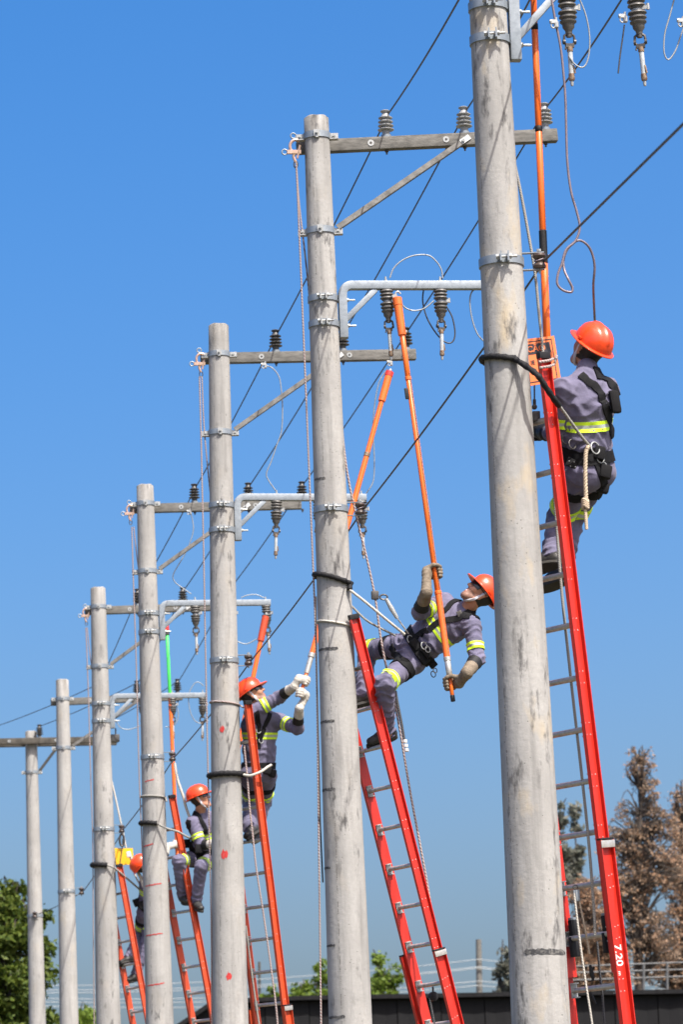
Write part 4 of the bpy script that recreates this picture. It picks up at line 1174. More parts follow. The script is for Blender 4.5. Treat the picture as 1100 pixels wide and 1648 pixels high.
def person(i, sp):
    Y = PY[i]; J = {}
    k = sp.get('k', 1.0)
    J['P'] = at(*sp['P'][:2], Y+sp['P'][2])
    J['N'] = jnt(*sp['N'][:2], J['P'], sp.get('torso', .52)*k, sp['N'][2])
    J['H'] = jnt(*sp['H'][:2], J['N'], .185*k, sp['H'][2])
    fwd = nrm(V(*sp['face'], 0)); tu = nrm(J['N']-J['P']); fwd = nrm(fwd-tu*(fwd@tu)); rgt = np.cross(fwd, tu)
    top = J['P']+(J['N']-J['P'])*.88
    for s_, sg in (('R', 1), ('L', -1)):
        if s_+'S' in sp: J[s_+'S'] = jnt(*sp[s_+'S'][:2], top, .185*k, sp[s_+'S'][2])
        else: J[s_+'S'] = top+rgt*sg*.185*k
        J[s_+'E'] = jnt(*sp[s_+'E'][:2], J[s_+'S'], .285*k, sp[s_+'E'][2])
        J[s_+'W'] = jnt(*sp[s_+'W'][:2], J[s_+'E'], .255*k, sp[s_+'W'][2])
        hr = nrm(np.cross(fwd, tu)) if 'hipface' not in sp else nrm(np.cross(nrm(V(*sp['hipface'], 0)), tu))
        J[s_+'H'] = J['P']+hr*sg*.095*k-tu*.05*k
        J[s_+'K'] = jnt(*sp[s_+'K'][:2], J[s_+'H'], sp.get('thigh', .43)*k, sp[s_+'K'][2])
        J[s_+'A'] = jnt(*sp[s_+'A'][:2], J[s_+'K'], sp.get('shin', .42)*k, sp[s_+'A'][2])
    sh = nrm(J['RH']-J['LH']); ss = nrm(J['RS']-J['LS']); fw = nrm(np.cross(tu, ss))
    if fw@fwd < 0: fw = -fw
    hf = nrm(V(*sp['look'])); hu = V(*sp['crown']); hu = nrm(hu-hf*(hu@hf)); hs = np.cross(hf, hu)
    lowest = min(J['LA'][2], J['RA'][2])-0.12
    root = thing('person', V(J['P'][0], J['P'][1], lowest), sp['label'], 'person')
    vox = sp['vox']
    P_, N_ = J['P'], J['N']; Wp = P_+(N_-P_)*.3; C_ = P_+(N_-P_)*.7
    hipf = nrm(np.cross(tu, sh)); hipf = hipf if hipf@fwd > 0 else -hipf
    def torso(S, q, fo):
        S.cone(P_-tu*.02, Wp, .124*k*q, .122*k*q, .05, side=sh, fl=1.24, fold=fo, lam=.062, dirv=tu+.35*ss)
        S.cone(Wp, C_, .126*k*q, .132*k*q, .05, side=ss, fl=1.3, fold=fo*1.15, lam=.075, dirv=tu*.9-.5*ss)
        S.cone(C_, top, .13*k*q, .098*k*q, .05, side=ss, fl=1.42, fold=fo*.7, lam=.08, dirv=tu*.6+.7*ss)
        S.cone(J['LS'], J['RS'], .068*k*q, .068*k*q, .05)
        S.cone(top, N_, .08*k*q, .062*k*q, .05, side=ss, fl=1.25)
        for sg in (-1, 1): S.cone(P_-hipf*.045*k+sh*sg*.065*k-tu*.05*k, P_-hipf*.04*k+sh*sg*.065*k-tu*.02*k, .105*k*q, .1*k*q, .04)
    def arm(S, s_, q, fo):
        S.cone(J[s_+'S'], J[s_+'E'], .07*k*q, .06*k*q, .03, fold=fo, lam=.052); S.cone(J[s_+'E'], J[s_+'W'], .059*k*q, .036*k*q, .025, fold=fo*.45, lam=.046)
    def leg(S, s_, q, fo):
        S.cone(J[s_+'H'], J[s_+'K'], .1*k*q, .074*k*q, .04, fold=fo, lam=.07); S.cone(J[s_+'K'], J[s_+'A'], .076*k*q, .066*k*q, .03, fold=fo*1.1, lam=.062)
    # body: one continuous surface
    B = SDF(); torso(B, .8, 0)
    for s_ in 'LR':
        arm(B, s_, .74, 0); leg(B, s_, .78, 0)
        B.cone(J[s_+'W'], J[s_+'W']+nrm(J[s_+'W']-J[s_+'E'])*.015, .028*k, .026*k, .02)
        B.cone(J[s_+'A'], J[s_+'A']-V(0, 0, .04), .04*k, .04*k, .02)
    H = J['H']; hp = lambda f, s, u: H+(hf*f+hs*s+hu*u)*k
    B.cone(N_-tu*.05, hp(-.02, 0, -.045), .062*k, .056*k, .03)
    B.cone(hp(-.02, 0, .04), hp(.022, 0, .042), .092*k, .086*k, .03, side=hs, fl=.86)
    B.cone(hp(.04, 0, .02), hp(.046, 0, -.07), .06*k, .047*k, .025, side=hs, fl=1.04)
    B.cone(hp(.07, -.012, -.098), hp(.07, .012, -.098), .024*k, .024*k, .02)
    for sg in (-1, 1):
        B.cone(hp(.0, sg*.052, -.04), hp(.06, sg*.022, -.094), .026*k, .021*k, .02)
        B.cone(hp(.066, sg*.04, -.012), hp(.07, sg*.034, -.024), .022*k, .02*k, .02)
        B.cone(hp(.088, sg*.012, .036), hp(.082, sg*.042, .036), .012*k, .011*k, .015)
        B.cone(hp(.108, sg*.034, .014), hp(.108, sg*.03, .014), .015*k, .015*k, .012, sub=True)
        B.cone(hp(-.01, sg*.08, .016), hp(-.004, sg*.077, -.026), .014*k, .011*k, .008)
    B.cone(hp(.094, 0, .026), hp(.116, 0, -.018), .010*k, .0135*k, .012)
    B.cone(hp(.104, -.014, -.02), hp(.104, .014, -.02), .009*k, .009*k, .008)
    B.cone(hp(.09, -.02, -.052), hp(.09, .02, -.052), .0085*k, .0085*k, .008)
    B.cone(hp(.088, -.018, -.068), hp(.088, .018, -.068), .009*k, .009*k, .008)
    B.cone(hp(.106, -.02, -.06), hp(.106, .02, -.06), .006*k, .006*k, .006, sub=True)
    vv, ff = B.mesh(sp.get('bvox', vox))
    cen = vv[ff].mean(1); lc = (cen-H); lf, ls, lu = lc@hf/k, lc@hs/k, lc@hu/k
    fm = np.zeros(len(ff), int); near = (np.linalg.norm(lc, axis=1) < .2*k)
    fm[near & (lu < -.035) & (lf > .03) & (lu > -.14)] = 1 if sp.get('stubble') else 0
    fm[near & (np.abs(lu+.06) < .014) & (lf > .085) & (np.abs(ls) < .026)] = 2
    if sp.get('teeth'): fm[near & (np.abs(lu+.06) < .0075) & (lf > .08) & (np.abs(ls) < .02)] = 4
    fm[near & (lf < .012) & (lu > -.06) & (np.abs(ls) < .078)] = 3
    fm[near & (lu > .055)] = 3
    body = mesh_np('body', vv, ff, [M['skin'], M['stubble'], M['lips'], M['hair'], M['teeth']], root, fm)
    # work clothes
    fo = sp.get('fold', .0042)
    U = SDF(); torso(U, 1.0, fo)
    for s_ in 'LR': arm(U, s_, 1.0, fo*.9); leg(U, s_, 1.0, fo*1.0)
    U.cone(N_-tu*.03, N_+(H-N_)*.3, .072*k, .067*k, .02)
    vv, ff = U.mesh(vox)
    fm = np.zeros(len(ff), int)
    if sp.get('navy'):
        cen = vv[ff].mean(1)
        for f in sp['navy']: fm[f(cen, J, dict(tu=tu, fw=fw, ss=ss, sh=sh, C=C_, P=P_, N=N_))] = 1
    cl = mesh_np('work_clothes', vv, ff, [M['cloth'], M['navy']], root, fm)
    # reflective bands
    hv = [M['hivis'], M['silver']]
    TS = SDF(); torso(TS, 1.0, fo)
    t_ = sp.get('chest_t', .5)
    limb_band(TS, P_+(N_-P_)*t_, tu, .062*k, hv, root, 'reflective_band', tilt=sp.get('chest_tilt'))
    for s_ in 'LR':
        AS = SDF(); arm(AS, s_, 1.0, fo*.9); LS_ = SDF(); leg(LS_, s_, 1.0, fo)
        AS.p = AS.p[:1]; LS_.p = LS_.p[:1]
        ta = sp.get('arm_t', .72)
        limb_band(AS, J[s_+'S']+(J[s_+'E']-J[s_+'S'])*ta, J[s_+'E']-J[s_+'S'], .058*k, hv, root, 'reflective_band', n=28, off=.007)
        tl = sp.get('leg_t'+s_, sp.get('leg_t', .9))
        limb_band(LS_, J[s_+'H']+(J[s_+'K']-J[s_+'H'])*tl, J[s_+'K']-J[s_+'H'], .062*k, hv, root, 'reflective_band', n=32, off=.009, rmax=.135*k)
        # thigh strap of the harness
        tt = sp.get('thigh_t', .38)
        limb_band(LS_, J[s_+'H']+(J[s_+'K']-J[s_+'H'])*tt, nrm(J[s_+'K']-J[s_+'H'])+.25*tu*0, .06*k, M['harness'], root, 'thigh_strap', rows=1, n=32, off=.009, rmax=.15*k)
    belt = limb_band(TS, P_+(N_-P_)*sp.get('belt_t', .14), tu, sp.get('belt_w', .085)*k, M['harness'], root, 'harness_belt', rows=1, n=44, off=.013)
    # boots
    for s_ in 'LR':
        A = J[s_+'A']; shin = nrm(J[s_+'K']-A); td = nrm(V(*sp['toe'+s_])); up = nrm(shin-td*(shin@td)); sd = np.cross(td, up); K_ = k; k = K_*.9
        S = SDF(); S.cone(A+shin*.1*k, A, .064*k, .054*k, .02, fold=.002, lam=.03); S.cone(A, A-up*.05*k-td*.03*k, .052*k, .048*k, .025)
        S.cone(A-up*.058*k-td*.045*k, A-up*.05*k+td*.06*k, .042*k, .044*k, .03, side=sd, fl=1.05); S.cone(A-up*.05*k+td*.05*k, A-up*.066*k+td*.165*k, .044*k, .034*k, .03, side=sd, fl=1.25)
        vv, ff = S.mesh(min(vox, .01)); bt = mesh_np('boot', vv, ff, M['boot'], root)
        mb = MB(); c = A-up*.105*k; pr = []
        for q in np.linspace(0, 2*math.pi, 24, endpoint=False):
            x = math.cos(q); pr.append(td*(.058+.152*abs(x)**.9*(1 if x > 0 else -1))*k+sd*math.sin(q)*(.05 if x > 0 else .042)*k)
        n_ = len(pr); vs = [c+p+up*.014*k for p in pr]+[c+p*1.0-up*.014*k for p in pr]
        mb.add(vs, [(q, n_+q, n_+(q+1) % n_, (q+1) % n_) for q in range(n_)]+[tuple(range(n_)), tuple(range(2*n_-1, n_-1, -1))])
        mb.build('sole', M['sole'], bt, bevel=.003); k = K_
    # helmet, glasses, chin strap
    hc, f_, u_ = helmet(root, H, hf, hu, hs, sp.get('htilt', .0))
    if sp.get('glasses', True):
        mb = MB(); vs = []; n_ = 16
        for q in range(n_+1):
            a = math.radians(-72+144*q/n_); x, z = math.sin(a)*.078, .028+math.cos(a)*.09
            dip = .008*(1-abs(math.sin(2*a)))
            for dv_, hh in ((.0, .036), (.004, .036), (.004, -.0+dip*.3), (.0, -.0+dip*.3)):
                vs.append(hp(z+dv_, x*(1+dv_*6), hh))
        fs = [(q*4+e, q*4+(e+1) % 4, (q+1)*4+(e+1) % 4, (q+1)*4+e) for q in range(n_) for e in range(4)]+[(0, 1, 2, 3), (n_*4+3, n_*4+2, n_*4+1, n_*4)]
        mb.add(vs, fs); mb.build('glasses', M['lens'], root, smooth=40)
        for sg in (-1, 1):
            mb = MB(); mb.tube([hp(.055, sg*.079, .028), hp(-.01, sg*.083, .03)], .004, 6); mb.build('glasses_arm', M['lens'], root)
    HS = SDF([q for q in B.p if np.linalg.norm((q['a']+q['b'])/2-H) < .17*k])
    for sg in (-1, 1):
        strap(HS, [hp(.0, sg*.085, .045), hp(.006, sg*.082, .01), hp(.012, sg*.07, -.055), hp(.026, sg*.045, -.105), hp(.03, sg*.012, -.118)], .02*k, 'strap', root, 'chin_strap', th=.004, lift=.004)
    return dict(J=J, root=root, U=U, tu=tu, fw=fw, ss=ss, sh=sh, k=k, hf=hf, hu=hu, hs=hs, Y=Y, B=B, belt=belt)
def pstrap(W, pxs, width, parent=None, mat='harness', name='harness_strap', th=.008):
    pts = [W['U'].surf(x, y, W['Y']+.2) for x, y in pxs]
    return strap(W['U'], pts, width, mat, parent or W['root'], name, th=th)
def dring(W, q, nrm_, r, parent, mat='galv_pale', t=.004):
    a, b = perp(nrm_); mb = MB()
    mb.tube([q+r*(math.cos(t_)*a+1.25*math.sin(t_)*b) for t_ in np.linspace(0, 2*math.pi, 17)], t, 6, cap=False)
    return mb.build('ring', M[mat], parent)

# ---------------------------------------------------------------- insulated sticks
def stick_thing(a, label):
    return thing('insulated_stick', a, label, 'insulated stick')
def seg(root, name, a, b, r, mat, n=16, r2=None):
    mb = MB(); d = nrm(b-a); L = np.linalg.norm(b-a); r2 = r2 or r
    mb.lathe(a, d, [(r*.86, 0), (r, .004), (r2, L-.004), (r2*.86, L)], n)
    return mb.build(name, M[mat], root, smooth=40)
def lerp(a, b, t): return a+(b-a)*t
ST = {}
# nearest: long telescopic stick beside the nearest pole
a, b = at(882, 565, PY[1]+.16), at(858, -40, PY[1]+.12); L = np.linalg.norm(b-a)
def fy(y, a, b):
    lo, hi = 0., 1.
    for _ in range(30):
        m_ = (lo+hi)/2
        if proj(lerp(a, b, m_))[1] > y: lo = m_
        else: hi = m_
    return lo
o = stick_thing(a, 'long orange telescopic stick rising right of the nearest pole')
cuts = [565, 424, 371, 212, 203, 48, 38, -40]
mats = ['fg_orange', 'rubber', 'fg_orange', 'rubber', 'fg_orange', 'rubber', 'fg_orange']
rs_ = [.0235, .0245, .021, .0225, .0205, .022, .0195]
for k in range(7):
    seg(o, 'tube_section' if mats[k] == 'fg_orange' else 'sleeve', lerp(a, b, fy(cuts[k], a, b)), lerp(a, b, fy(cuts[k+1], a, b)), rs_[k], mats[k])
# leaning worker's stick
a, b = at(730, 1129, PY[2]-.26), at(639, 476, PY[2]-.07)
ST[2] = (a, b); f = lambda y: lerp(a, b, fy(y, a, b))
o = stick_thing(a, 'orange stick held by the leaning worker with both gloved hands')
seg(o, 'end_knob', f(1131), f(1119), .0185, 'rubber')
seg(o, 'tube_section', f(1119), f(1084), .0165, 'fg_orange')
seg(o, 'metal_coupling', f(1090), f(1062), .024, 'alu'); seg(o, 'collar', f(1064), f(1057), .028, 'alu')
seg(o, 'tube_section', f(1058), f(955), .026, 'fg_orange'); seg(o, 'collar', f(957), f(951), .029, 'fg_orange')
seg(o, 'tube_section', f(952), f(612), .0235, 'fg_orange', r2=.0215); seg(o, 'collar', f(612), f(606), .026, 'fg_orange')
seg(o, 'tube_section', f(607), f(538), .0225, 'fg_orange'); seg(o, 'head', f(540), f(482), .033, 'fg_orange', r2=.035); seg(o, 'head_cap', f(492), f(479), .038, 'fg_orange')
mb = MB(); q = f(478); mb.tube(smooth_path([q, q+V(-.01, 0, .03), q+V(.012, 0, .045), q+V(.03, 0, .025)], 4), .007, 6); mb.box(q+V(-.02, 0, .01), V(.018, 0, .006), V(0, .01, 0), V(-.003, 0, .01)); mb.build('hook', M['galv_pale'], o)
mb = MB(); q = f(634)-V(.03, .01, 0); dd = nrm(b-a); mb.box(q, dd*.045, V(.016, 0, 0), V(0, .012, 0)); mb.build('clip', M['rubber'], o, bevel=.006)
mb = MB(); q0, q1 = f(1056), f(600); of = V(.012, -.022, 0); mb.tube([q0+of, q1+of], .0035, 6); mb.build('pull_rod', M['rust'], o)
# stick of the worker on the red-spotted pole
a, b = at(483, 1122, PY[3]-.3), at(629, 594, PY[3]+.06)
ST[3] = (a, b)
o = stick_thing(a, 'orange stick with grey coupling raised by the worker on the red-spotted pole')
seg(o, 'tube_section', f(1122), f(1082), .018, 'fg_orange'); seg(o, 'metal_coupling', f(1084), f(1056), .026, 'alu'); seg(o, 'collar', f(1058), f(1051), .033, 'alu')
seg(o, 'tube_section', f(1052), f(735), .027, 'fg_orange'); seg(o, 'collar', f(735), f(728), .03, 'rust'); seg(o, 'tube_section', f(729), f(644), .025, 'fg_orange')
seg(o, 'head', f(646), f(602), .036, 'fg_orange', r2=.038); seg(o, 'head_cap', f(606), f(598), .041, 'red_tip'); seg(o, 'hook', f(599), f(588), .014, 'galv_pale')
# stick of the worker on the red-lined pole
a, b = at(356, 1340, PY[4]-.2), at(429, 986, PY[4]-.04)
ST[4] = (a, b)
o = stick_thing(a, 'orange stick rising to the end of the bracket of the red-lined pole')
seg(o, 'tube_section', f(1340), f(1030), .027, 'fg_orange'); seg(o, 'head', f(1032), f(992), .04, 'lad_orange', r2=.042); seg(o, 'hook', f(993), f(984), .016, 'galv_pale')  # head in a darker orange, its shade put into the colour
# farthest stick: green upper half, orange lower half
a, b = at(286, 1390, PY[5]-.1), at(268, 1003, PY[5]+.02)
ST[5] = (a, b)
o = stick_thing(a, 'far stick with a bright green upper half and red tip')
seg(o, 'tube_section', f(1390), f(1118), .025, 'fg_orange'); seg(o, 'tube_section', f(1120), f(1020), .022, 'fg_green'); seg(o, 'collar', f(1022), f(1015), .034, 'steel_dark'); seg(o, 'head', f(1016), f(1003), .03, 'red_tip')

# ---------------------------------------------------------------- the five workers
W = {}
W[1] = person(1, dict(label='worker seen from behind on the nearest ladder, orange helmet, grey workwear, black harness',
    P=(946, 748, .27), N=(945, 607, -1), H=(949, 564, 1), face=(-.72, .69), look=(-.36, .72, .6), crown=(.36, -.45, .78), torso=.53, k=1.0,
    RS=(977, 627, 1), LS=(907, 627, -1), LE=(896, 698, 1), LW=(872, 694, 1), RE=(965, 690, 1), RW=(925, 672, 1),
    LK=(902, 836, 1), LA=(890, 894, -1), RK=(920, 836, 1), RA=(905, 916, -1), toeL=(-.75, .6, -.1), toeR=(-.6, .75, -.15),
    thigh=.38, shin=.35, vox=.0075, bvox=.008, htilt=.1, chest_t=.46, arm_t=.7, leg_t=.74, thigh_t=.3, belt_w=.065, belt_t=.1, glasses=False, fold=.0062))
W[2] = person(2, dict(label='worker leaning far back from the ladder, face up, holding an orange stick in tan gloves',
    P=(664, 1046, .17), N=(749, 984, -1), H=(771, 958, -1), face=(-.85, -.5), hipface=(-.93, -.36), look=(-.55, -.28, .8), crown=(.85, .0, .45), torso=.52,
    LS=(760, 1006, -1), RS=(714, 968, 1), LE=(769, 1060, -1), LW=(752, 1083, -1), RE=(676, 986, -1), RW=(687, 953, -1),
    LK=(620, 1100, -1), LA=(623, 1174, 1), RK=(592, 1046, 1), RA=(584, 1118, -1), toeL=(-.92, -.1, -.3), toeR=(-.9, .15, -.25),
    vox=.007, bvox=.006, htilt=.0, chest_t=.52, arm_t=.66, leg_t=.86, belt_t=.12, stubble=True, teeth=True, fold=.006))
W[3] = person(3, dict(label='worker turned to the right on the red-spotted pole, arms raised with white gloves',
    P=(417, 1238, .25), N=(418, 1142, -1), H=(407, 1119, -1), face=(.55, -.83), look=(.78, -.25, .55), crown=(-.55, .1, .82), torso=.56, k=1.03,
    RS=(405, 1147, -1), LS=(449, 1160, 1), RE=(450, 1122, -1), RW=(474, 1105, -1), LE=(479, 1172, -1), LW=(482, 1140, -1),
    RK=(404, 1290, 1), RA=(401, 1331, -1), LK=(424, 1290, 1), LA=(413, 1333, -1), toeR=(-.45, -.6, -.3), toeL=(-.3, -.7, -.3),
    vox=.01, bvox=.008, chest_t=.56, arm_t=.5, leg_t=.72, belt_w=.06, belt_t=.06, stubble=True))
W[4] = person(4, dict(label='worker in profile looking up to the right, partly hidden behind the red-spotted pole',
    P=(332, 1374, .2), N=(324, 1309, -1), H=(322, 1287, -1), hipface=(-.45, -.9), face=(.75, -.66), look=(.86, -.3, .35), crown=(-.3, 0, .95), torso=.5,
    RS=(309, 1324, -1), LS=(337, 1316, 1), RE=(324, 1360, -1), RW=(348, 1358, -1), LE=(350, 1352, 1), LW=(362, 1325, -1),
    RK=(288, 1386, -1), RA=(294, 1440, 1), LK=(324, 1394, -1), LA=(316, 1449, 1), toeR=(.2, -.9, -.2), toeL=(.3, -.9, -.3),
    vox=.011, bvox=.009, chest_t=.5, arm_t=.62, leg_t=.84, belt_t=.1))
W[5] = person(5, dict(label='farthest worker, mostly hidden behind the red-lined pole next to the yellow sign',
    P=(239, 1458, .25), N=(243, 1407, -1), H=(231, 1394, -1), face=(-.6, .6), look=(.55, -.25, .75), crown=(-.75, -.1, .55), torso=.5,
    RS=(254, 1412, -1), LS=(236, 1416, 1), RE=(262, 1388, -1), RW=(268, 1363, 1), LE=(242, 1440, 1), LW=(256, 1420, -1),
    RK=(236, 1515, -1), RA=(219, 1566, 1), LK=(225, 1503, 1), LA=(208, 1540, -1), toeR=(-.7, -.5, -.2), toeL=(-.9, -.1, -.2),
    vox=.012, bvox=.011, chest_t=.5, arm_t=.62, leg_t=.62, belt_t=.1, glasses=False))
# hands closed on the sticks
def on_stick(i, y):
    a, b = ST[i]; return lerp(a, b, fy(y, a, b)), nrm(b-a)
def hold(i, s_, y, flipn, ti, mat, vox, **kw):
    C, d = on_stick(i, y); J = W[i]['J']
    return grip(C, d, J[s_+'W'], J[s_+'E'], flipn, ti, mat, W[i]['root'], vox, **kw)
hold(2, 'R', 921, -1, 1, 'leather', .005); hold(2, 'L', 1100, 1, 1, 'leather', .005)
hold(3, 'R', 1096, 1, 1, 'glove_white', .007, scale=.9); hold(3, 'L', 1116, -1, 1, 'glove_white', .007, scale=.9)
hold(4, 'R', 1336, 1, 1, 'glove_white', .009); hold(4, 'L', 1318, -1, 1, 'glove_white', .009)
hold(5, 'R', 1360, 1, 1, 'glove_white', .009)
# hands on ladder rails and ropes
def hold_rail(i, s_, k, y, flipn, ti, mat, vox):
    l = LAD[i]; C = l['on'](y)+l['r']*(l['Lr'] if k else 0)
    J = W[i]['J']; grip(C, l['d'], J[s_+'W'], J[s_+'E'], flipn, ti, mat, W[i]['root'], vox, dark_cuff=False)
for i, s_ in ((1, 'L'), (1, 'R'), (5, 'L')):
    J = W[i]['J']; C = J[s_+'W']+nrm(J[s_+'W']-J[s_+'E'])*.075
    grip(C, V(.1, .2, 1), J[s_+'W'], J[s_+'E'], 1 if s_ == 'R' else -1, 1, 'leather' if i == 5 else 'rubber', W[i]['root'], .008, dark_cuff=(i == 5))

# harness details
w = W[1]
pstrap(w, [(936, 603), (950, 614), (964, 630), (975, 652), (983, 680), (986, 704)], .055)
pstrap(w, [(958, 600), (974, 608), (986, 622), (992, 640)], .08, name='shoulder_pad')
pstrap(w, [(905, 722), (922, 730), (945, 736), (965, 740), (980, 745)], .05, name='hip_pad')
pstrap(w, [(950, 722), (962, 745), (972, 772), (968, 800)], .06)
q = w['U'].surf(984, 640, w['Y']+.2)
mb = MB(); mb.box(q+V(.02, -.02, -.03), V(.03, 0, 0), V(0, .028, 0), V(-.008, 0, .07)); mb.build('dorsal_pad', M['harness'], w['root'], bevel=.018)
for x, y, r in ((958, 722, .03), (966, 738, .026), (972, 752, .022), (910, 708, .026), (921, 716, .024)):
    q = w['U'].surf(x, y, w['Y']+.2); dring(w, q-V(0, .02, 0), V(.4, -1, .2), r, w['belt'], 'steel_dark' if x < 930 else 'galv_pale')
for x, y, a_, b_ in ((962, 730, .032, .04), (972, 760, .034, .04), (968, 786, .034, .03)):
    q = w['U'].surf(x, y, w['Y']+.2); mb = MB(); mb.box(q-V(-.01, .015, 0), V(a_, 0, -.01), V(0, .03, 0), V(.008, 0, b_)); mb.build('tool_pouch', M['harness'], w['belt'], bevel=.012)
q = w['U'].surf(921, 746, w['Y']+.2); mb = MB(); mb.box(q-V(0, .008, 0), V(.03, 0, -.016), V(0, .008, 0), V(.012, 0, .024))
mb.build('buckle', M['harness'], w['root'], bevel=.004)
mb = MB()
for u_, v_ in ((-.018, .012), (.012, .006), (-.012, -.02), (.018, -.024)):
    mb.lathe(q+V(u_, -.017, v_), (0, -1, 0), [(.004, 0), (.002, .003)], 8)
mb.build('buckle_rivets', M['galv_pale'], w['root'])
w = W[2]
pstrap(w, [(692, 1013), (706, 1002), (722, 998), (740, 994), (752, 987), (764, 983), (774, 990)], .05)
pstrap(w, [(716, 985), (724, 975), (735, 967), (744, 966)], .045)
pstrap(w, [(758, 975), (757, 985), (752, 996)], .05)
pstrap(w, [(690, 1014), (680, 1020), (668, 1028), (660, 1036)], .05)
pstrap(w, [(634, 1052), (646, 1062), (655, 1072), (664, 1085), (668, 1098)], .06)
pstrap(w, [(630, 1040), (634, 1050), (636, 1058)], .07)
for x, y, a_, b_ in ((686, 1050, .03, .05), (694, 1066, .03, .05), (668, 1038, .03, .045), (680, 1058, .035, .06)):
    q = w['U'].surf(x, y, w['Y']+.2); mb = MB(); mb.box(q-V(0, .012, 0), V(a_*.8, 0, a_*.6), V(0, .025, 0), V(b_*.6, 0, -b_*.8)); mb.build('tool_pouch', M['harness'], w['belt'], bevel=.01)
for x, y, r in ((682, 1040, .024), (688, 1046, .02), (700, 1080, .016), (660, 1030, .026), (697, 1086, .02)):
    q = w['U'].surf(x, y, w['Y']+.2); dring(w, q-V(0, .03, 0), V(.3, -1, .2), r, w['belt'], 'galv_pale' if y < 1060 else 'steel_dark')
q = w['U'].surf(650, 1064, w['Y']+.2); mb = MB(); mb.box(q-V(0, .01, 0), V(.024, 0, -.012), V(0, .008, 0), V(.014, 0, .026)); mb.build('buckle', M['harness'], w['root'], bevel=.004)
q = w['U'].surf(740, 988, w['Y']+.2); mb = MB(); mb.box(q-V(0, .01, 0), V(.02, 0, .008), V(0, .007, 0), V(-.008, 0, .022)); mb.build('buckle', M['steel_dark'], w['root'], bevel=.004)
w = W[3]
pstrap(w, [(412, 1145), (416, 1165), (418, 1185), (416, 1205)], .045); pstrap(w, [(434, 1148), (430, 1160), (424, 1175), (418, 1190)], .045)
for x, y in ((430, 1240), (438, 1245)):
    q = w['U'].surf(x, y, w['Y']+.2); mb = MB(); mb.box(q-V(0, .02, 0), V(.035, 0, -.01), V(0, .03, 0), V(.01, 0, .035)); mb.build('tool_pouch', M['harness'], w['belt'], bevel=.01)
for x, y in ((416, 1176), (420, 1192), (424, 1237)):
    q = w['U'].surf(x, y, w['Y']+.2); dring(w, q-V(0, .015, 0), V(.2, -1, .2), .022, w['root'])
q = w['U'].surf(443, 1170, w['Y']+.2)
w = W[4]
pstrap(w, [(312, 1308), (322, 1318), (329, 1330), (331, 1342)], .05); pstrap(w, [(304, 1320), (303, 1340), (305, 1360)], .07)
for x, y in ((310, 1362), (320, 1366), (300, 1358)):
    q = w['U'].surf(x, y, w['Y']+.2); mb = MB(); mb.box(q-V(0, .02, 0), V(.045, 0, 0), V(0, .03, 0), V(0, 0, .05)); mb.build('tool_pouch', M['harness'], w['belt'], bevel=.012)
w = W[5]
for x, y in ((222, 1452), (230, 1456)):
    q = w['U'].surf(x, y, w['Y']+.2); mb = MB(); mb.box(q-V(0, .02, 0), V(.06, 0, .02), V(0, .04, 0), V(-.02, 0, .05)); mb.build('tool_pouch', M['harness'], w['belt'], bevel=.012)

# positioning lanyards round the poles
def lanyard(i, py, th0, th1, tail, belt, label, r=.02, rise=0.0, rr=.009, mat='rope_grey'):
    p = POLES[i]; c = ax(i, py); R = p.rad(c)+r*.8
    pts = []
    for k in range(22):
        th = th0+(th1-th0)*k/21; q = polar(i, c+p.u*(rise*math.cos(math.radians(th))), th, R)
        pts.append(q)
    tl = [at(x, y, p.Y+dy) for x, y, dy in tail]
    full = smooth_path(pts[::3]+[pts[-1]]+tl, 5)
    root = thing('lanyard', pts[10]-V(0, 0, r), label, 'lanyard', 'positioning lanyards round the poles')
    mb = MB(); n = len(full)
    rad_ = [r*(1+.1*math.sin(k*1.9)+.06*math.sin(k*4.3)) for k in range(n)]
    mb.tube(full, rad_, 12); mb.build('sleeve', M['sleeve'], root, smooth=60)
    bl = [full[-1]]+[at(x, y, p.Y+dy) for x, y, dy in belt]
    if belt:
        mb = MB(); mb.tube(smooth_path(bl, 5), rr, 8); mb.build('rope', M[mat], root, smooth=60)
    return root
lanyard(1, 584, 250, 72, [(853, 593, -.2), (868, 606, -.24), (880, 624, -.22), (893, 643, -.17), (901, 653, -.12)], [(915, 672, -.06), (935, 700, .02), (950, 718, .08)], 'black sleeved lanyard round the nearest pole, running to the belt of the nearest worker', .0185, -.028)
lanyard(2, 934, 250, 30, [(563, 949, -.13)], [(590, 970, -.12), (620, 995, -.09), (652, 1021, -.03)], 'black sleeved lanyard round the second nearest pole, running to the leaning worker', .02, -.05, .011, 'rope_white')
cable('lanyard_rope', px(PY[2]+.1, (566, 975), (590, 998), (615, 1012), (637, 1023)), .009, 'rope_grey', 'second grey rope from the pole to the leaning worker\'s belt', 'rope', None, 8, 4)
lanyard(3, 1248, 250, 10, [(392, 1247, -.1)], [(404, 1248, -.13), (420, 1242, -.13), (430, 1235, -.1), (437, 1231, -.08)], 'black lanyard with a white cord round the red-spotted pole', .026, 0.0, .013, 'rope_white')
lanyard(4, 1327, 250, 80, [], [(268, 1333, -.2), (285, 1338, -.2), (300, 1346, -.16), (312, 1352, -.05)], 'black lanyard with a grey rope round the red-lined pole', .026, -.02, .012)
lanyard(5, 1394, 250, 80, [], [(184, 1397, -.18), (200, 1410, -.1), (215, 1423, .0), (232, 1438, .1)], 'black lanyard with a rope round the fifth nearest pole', .032, -.02, .013)
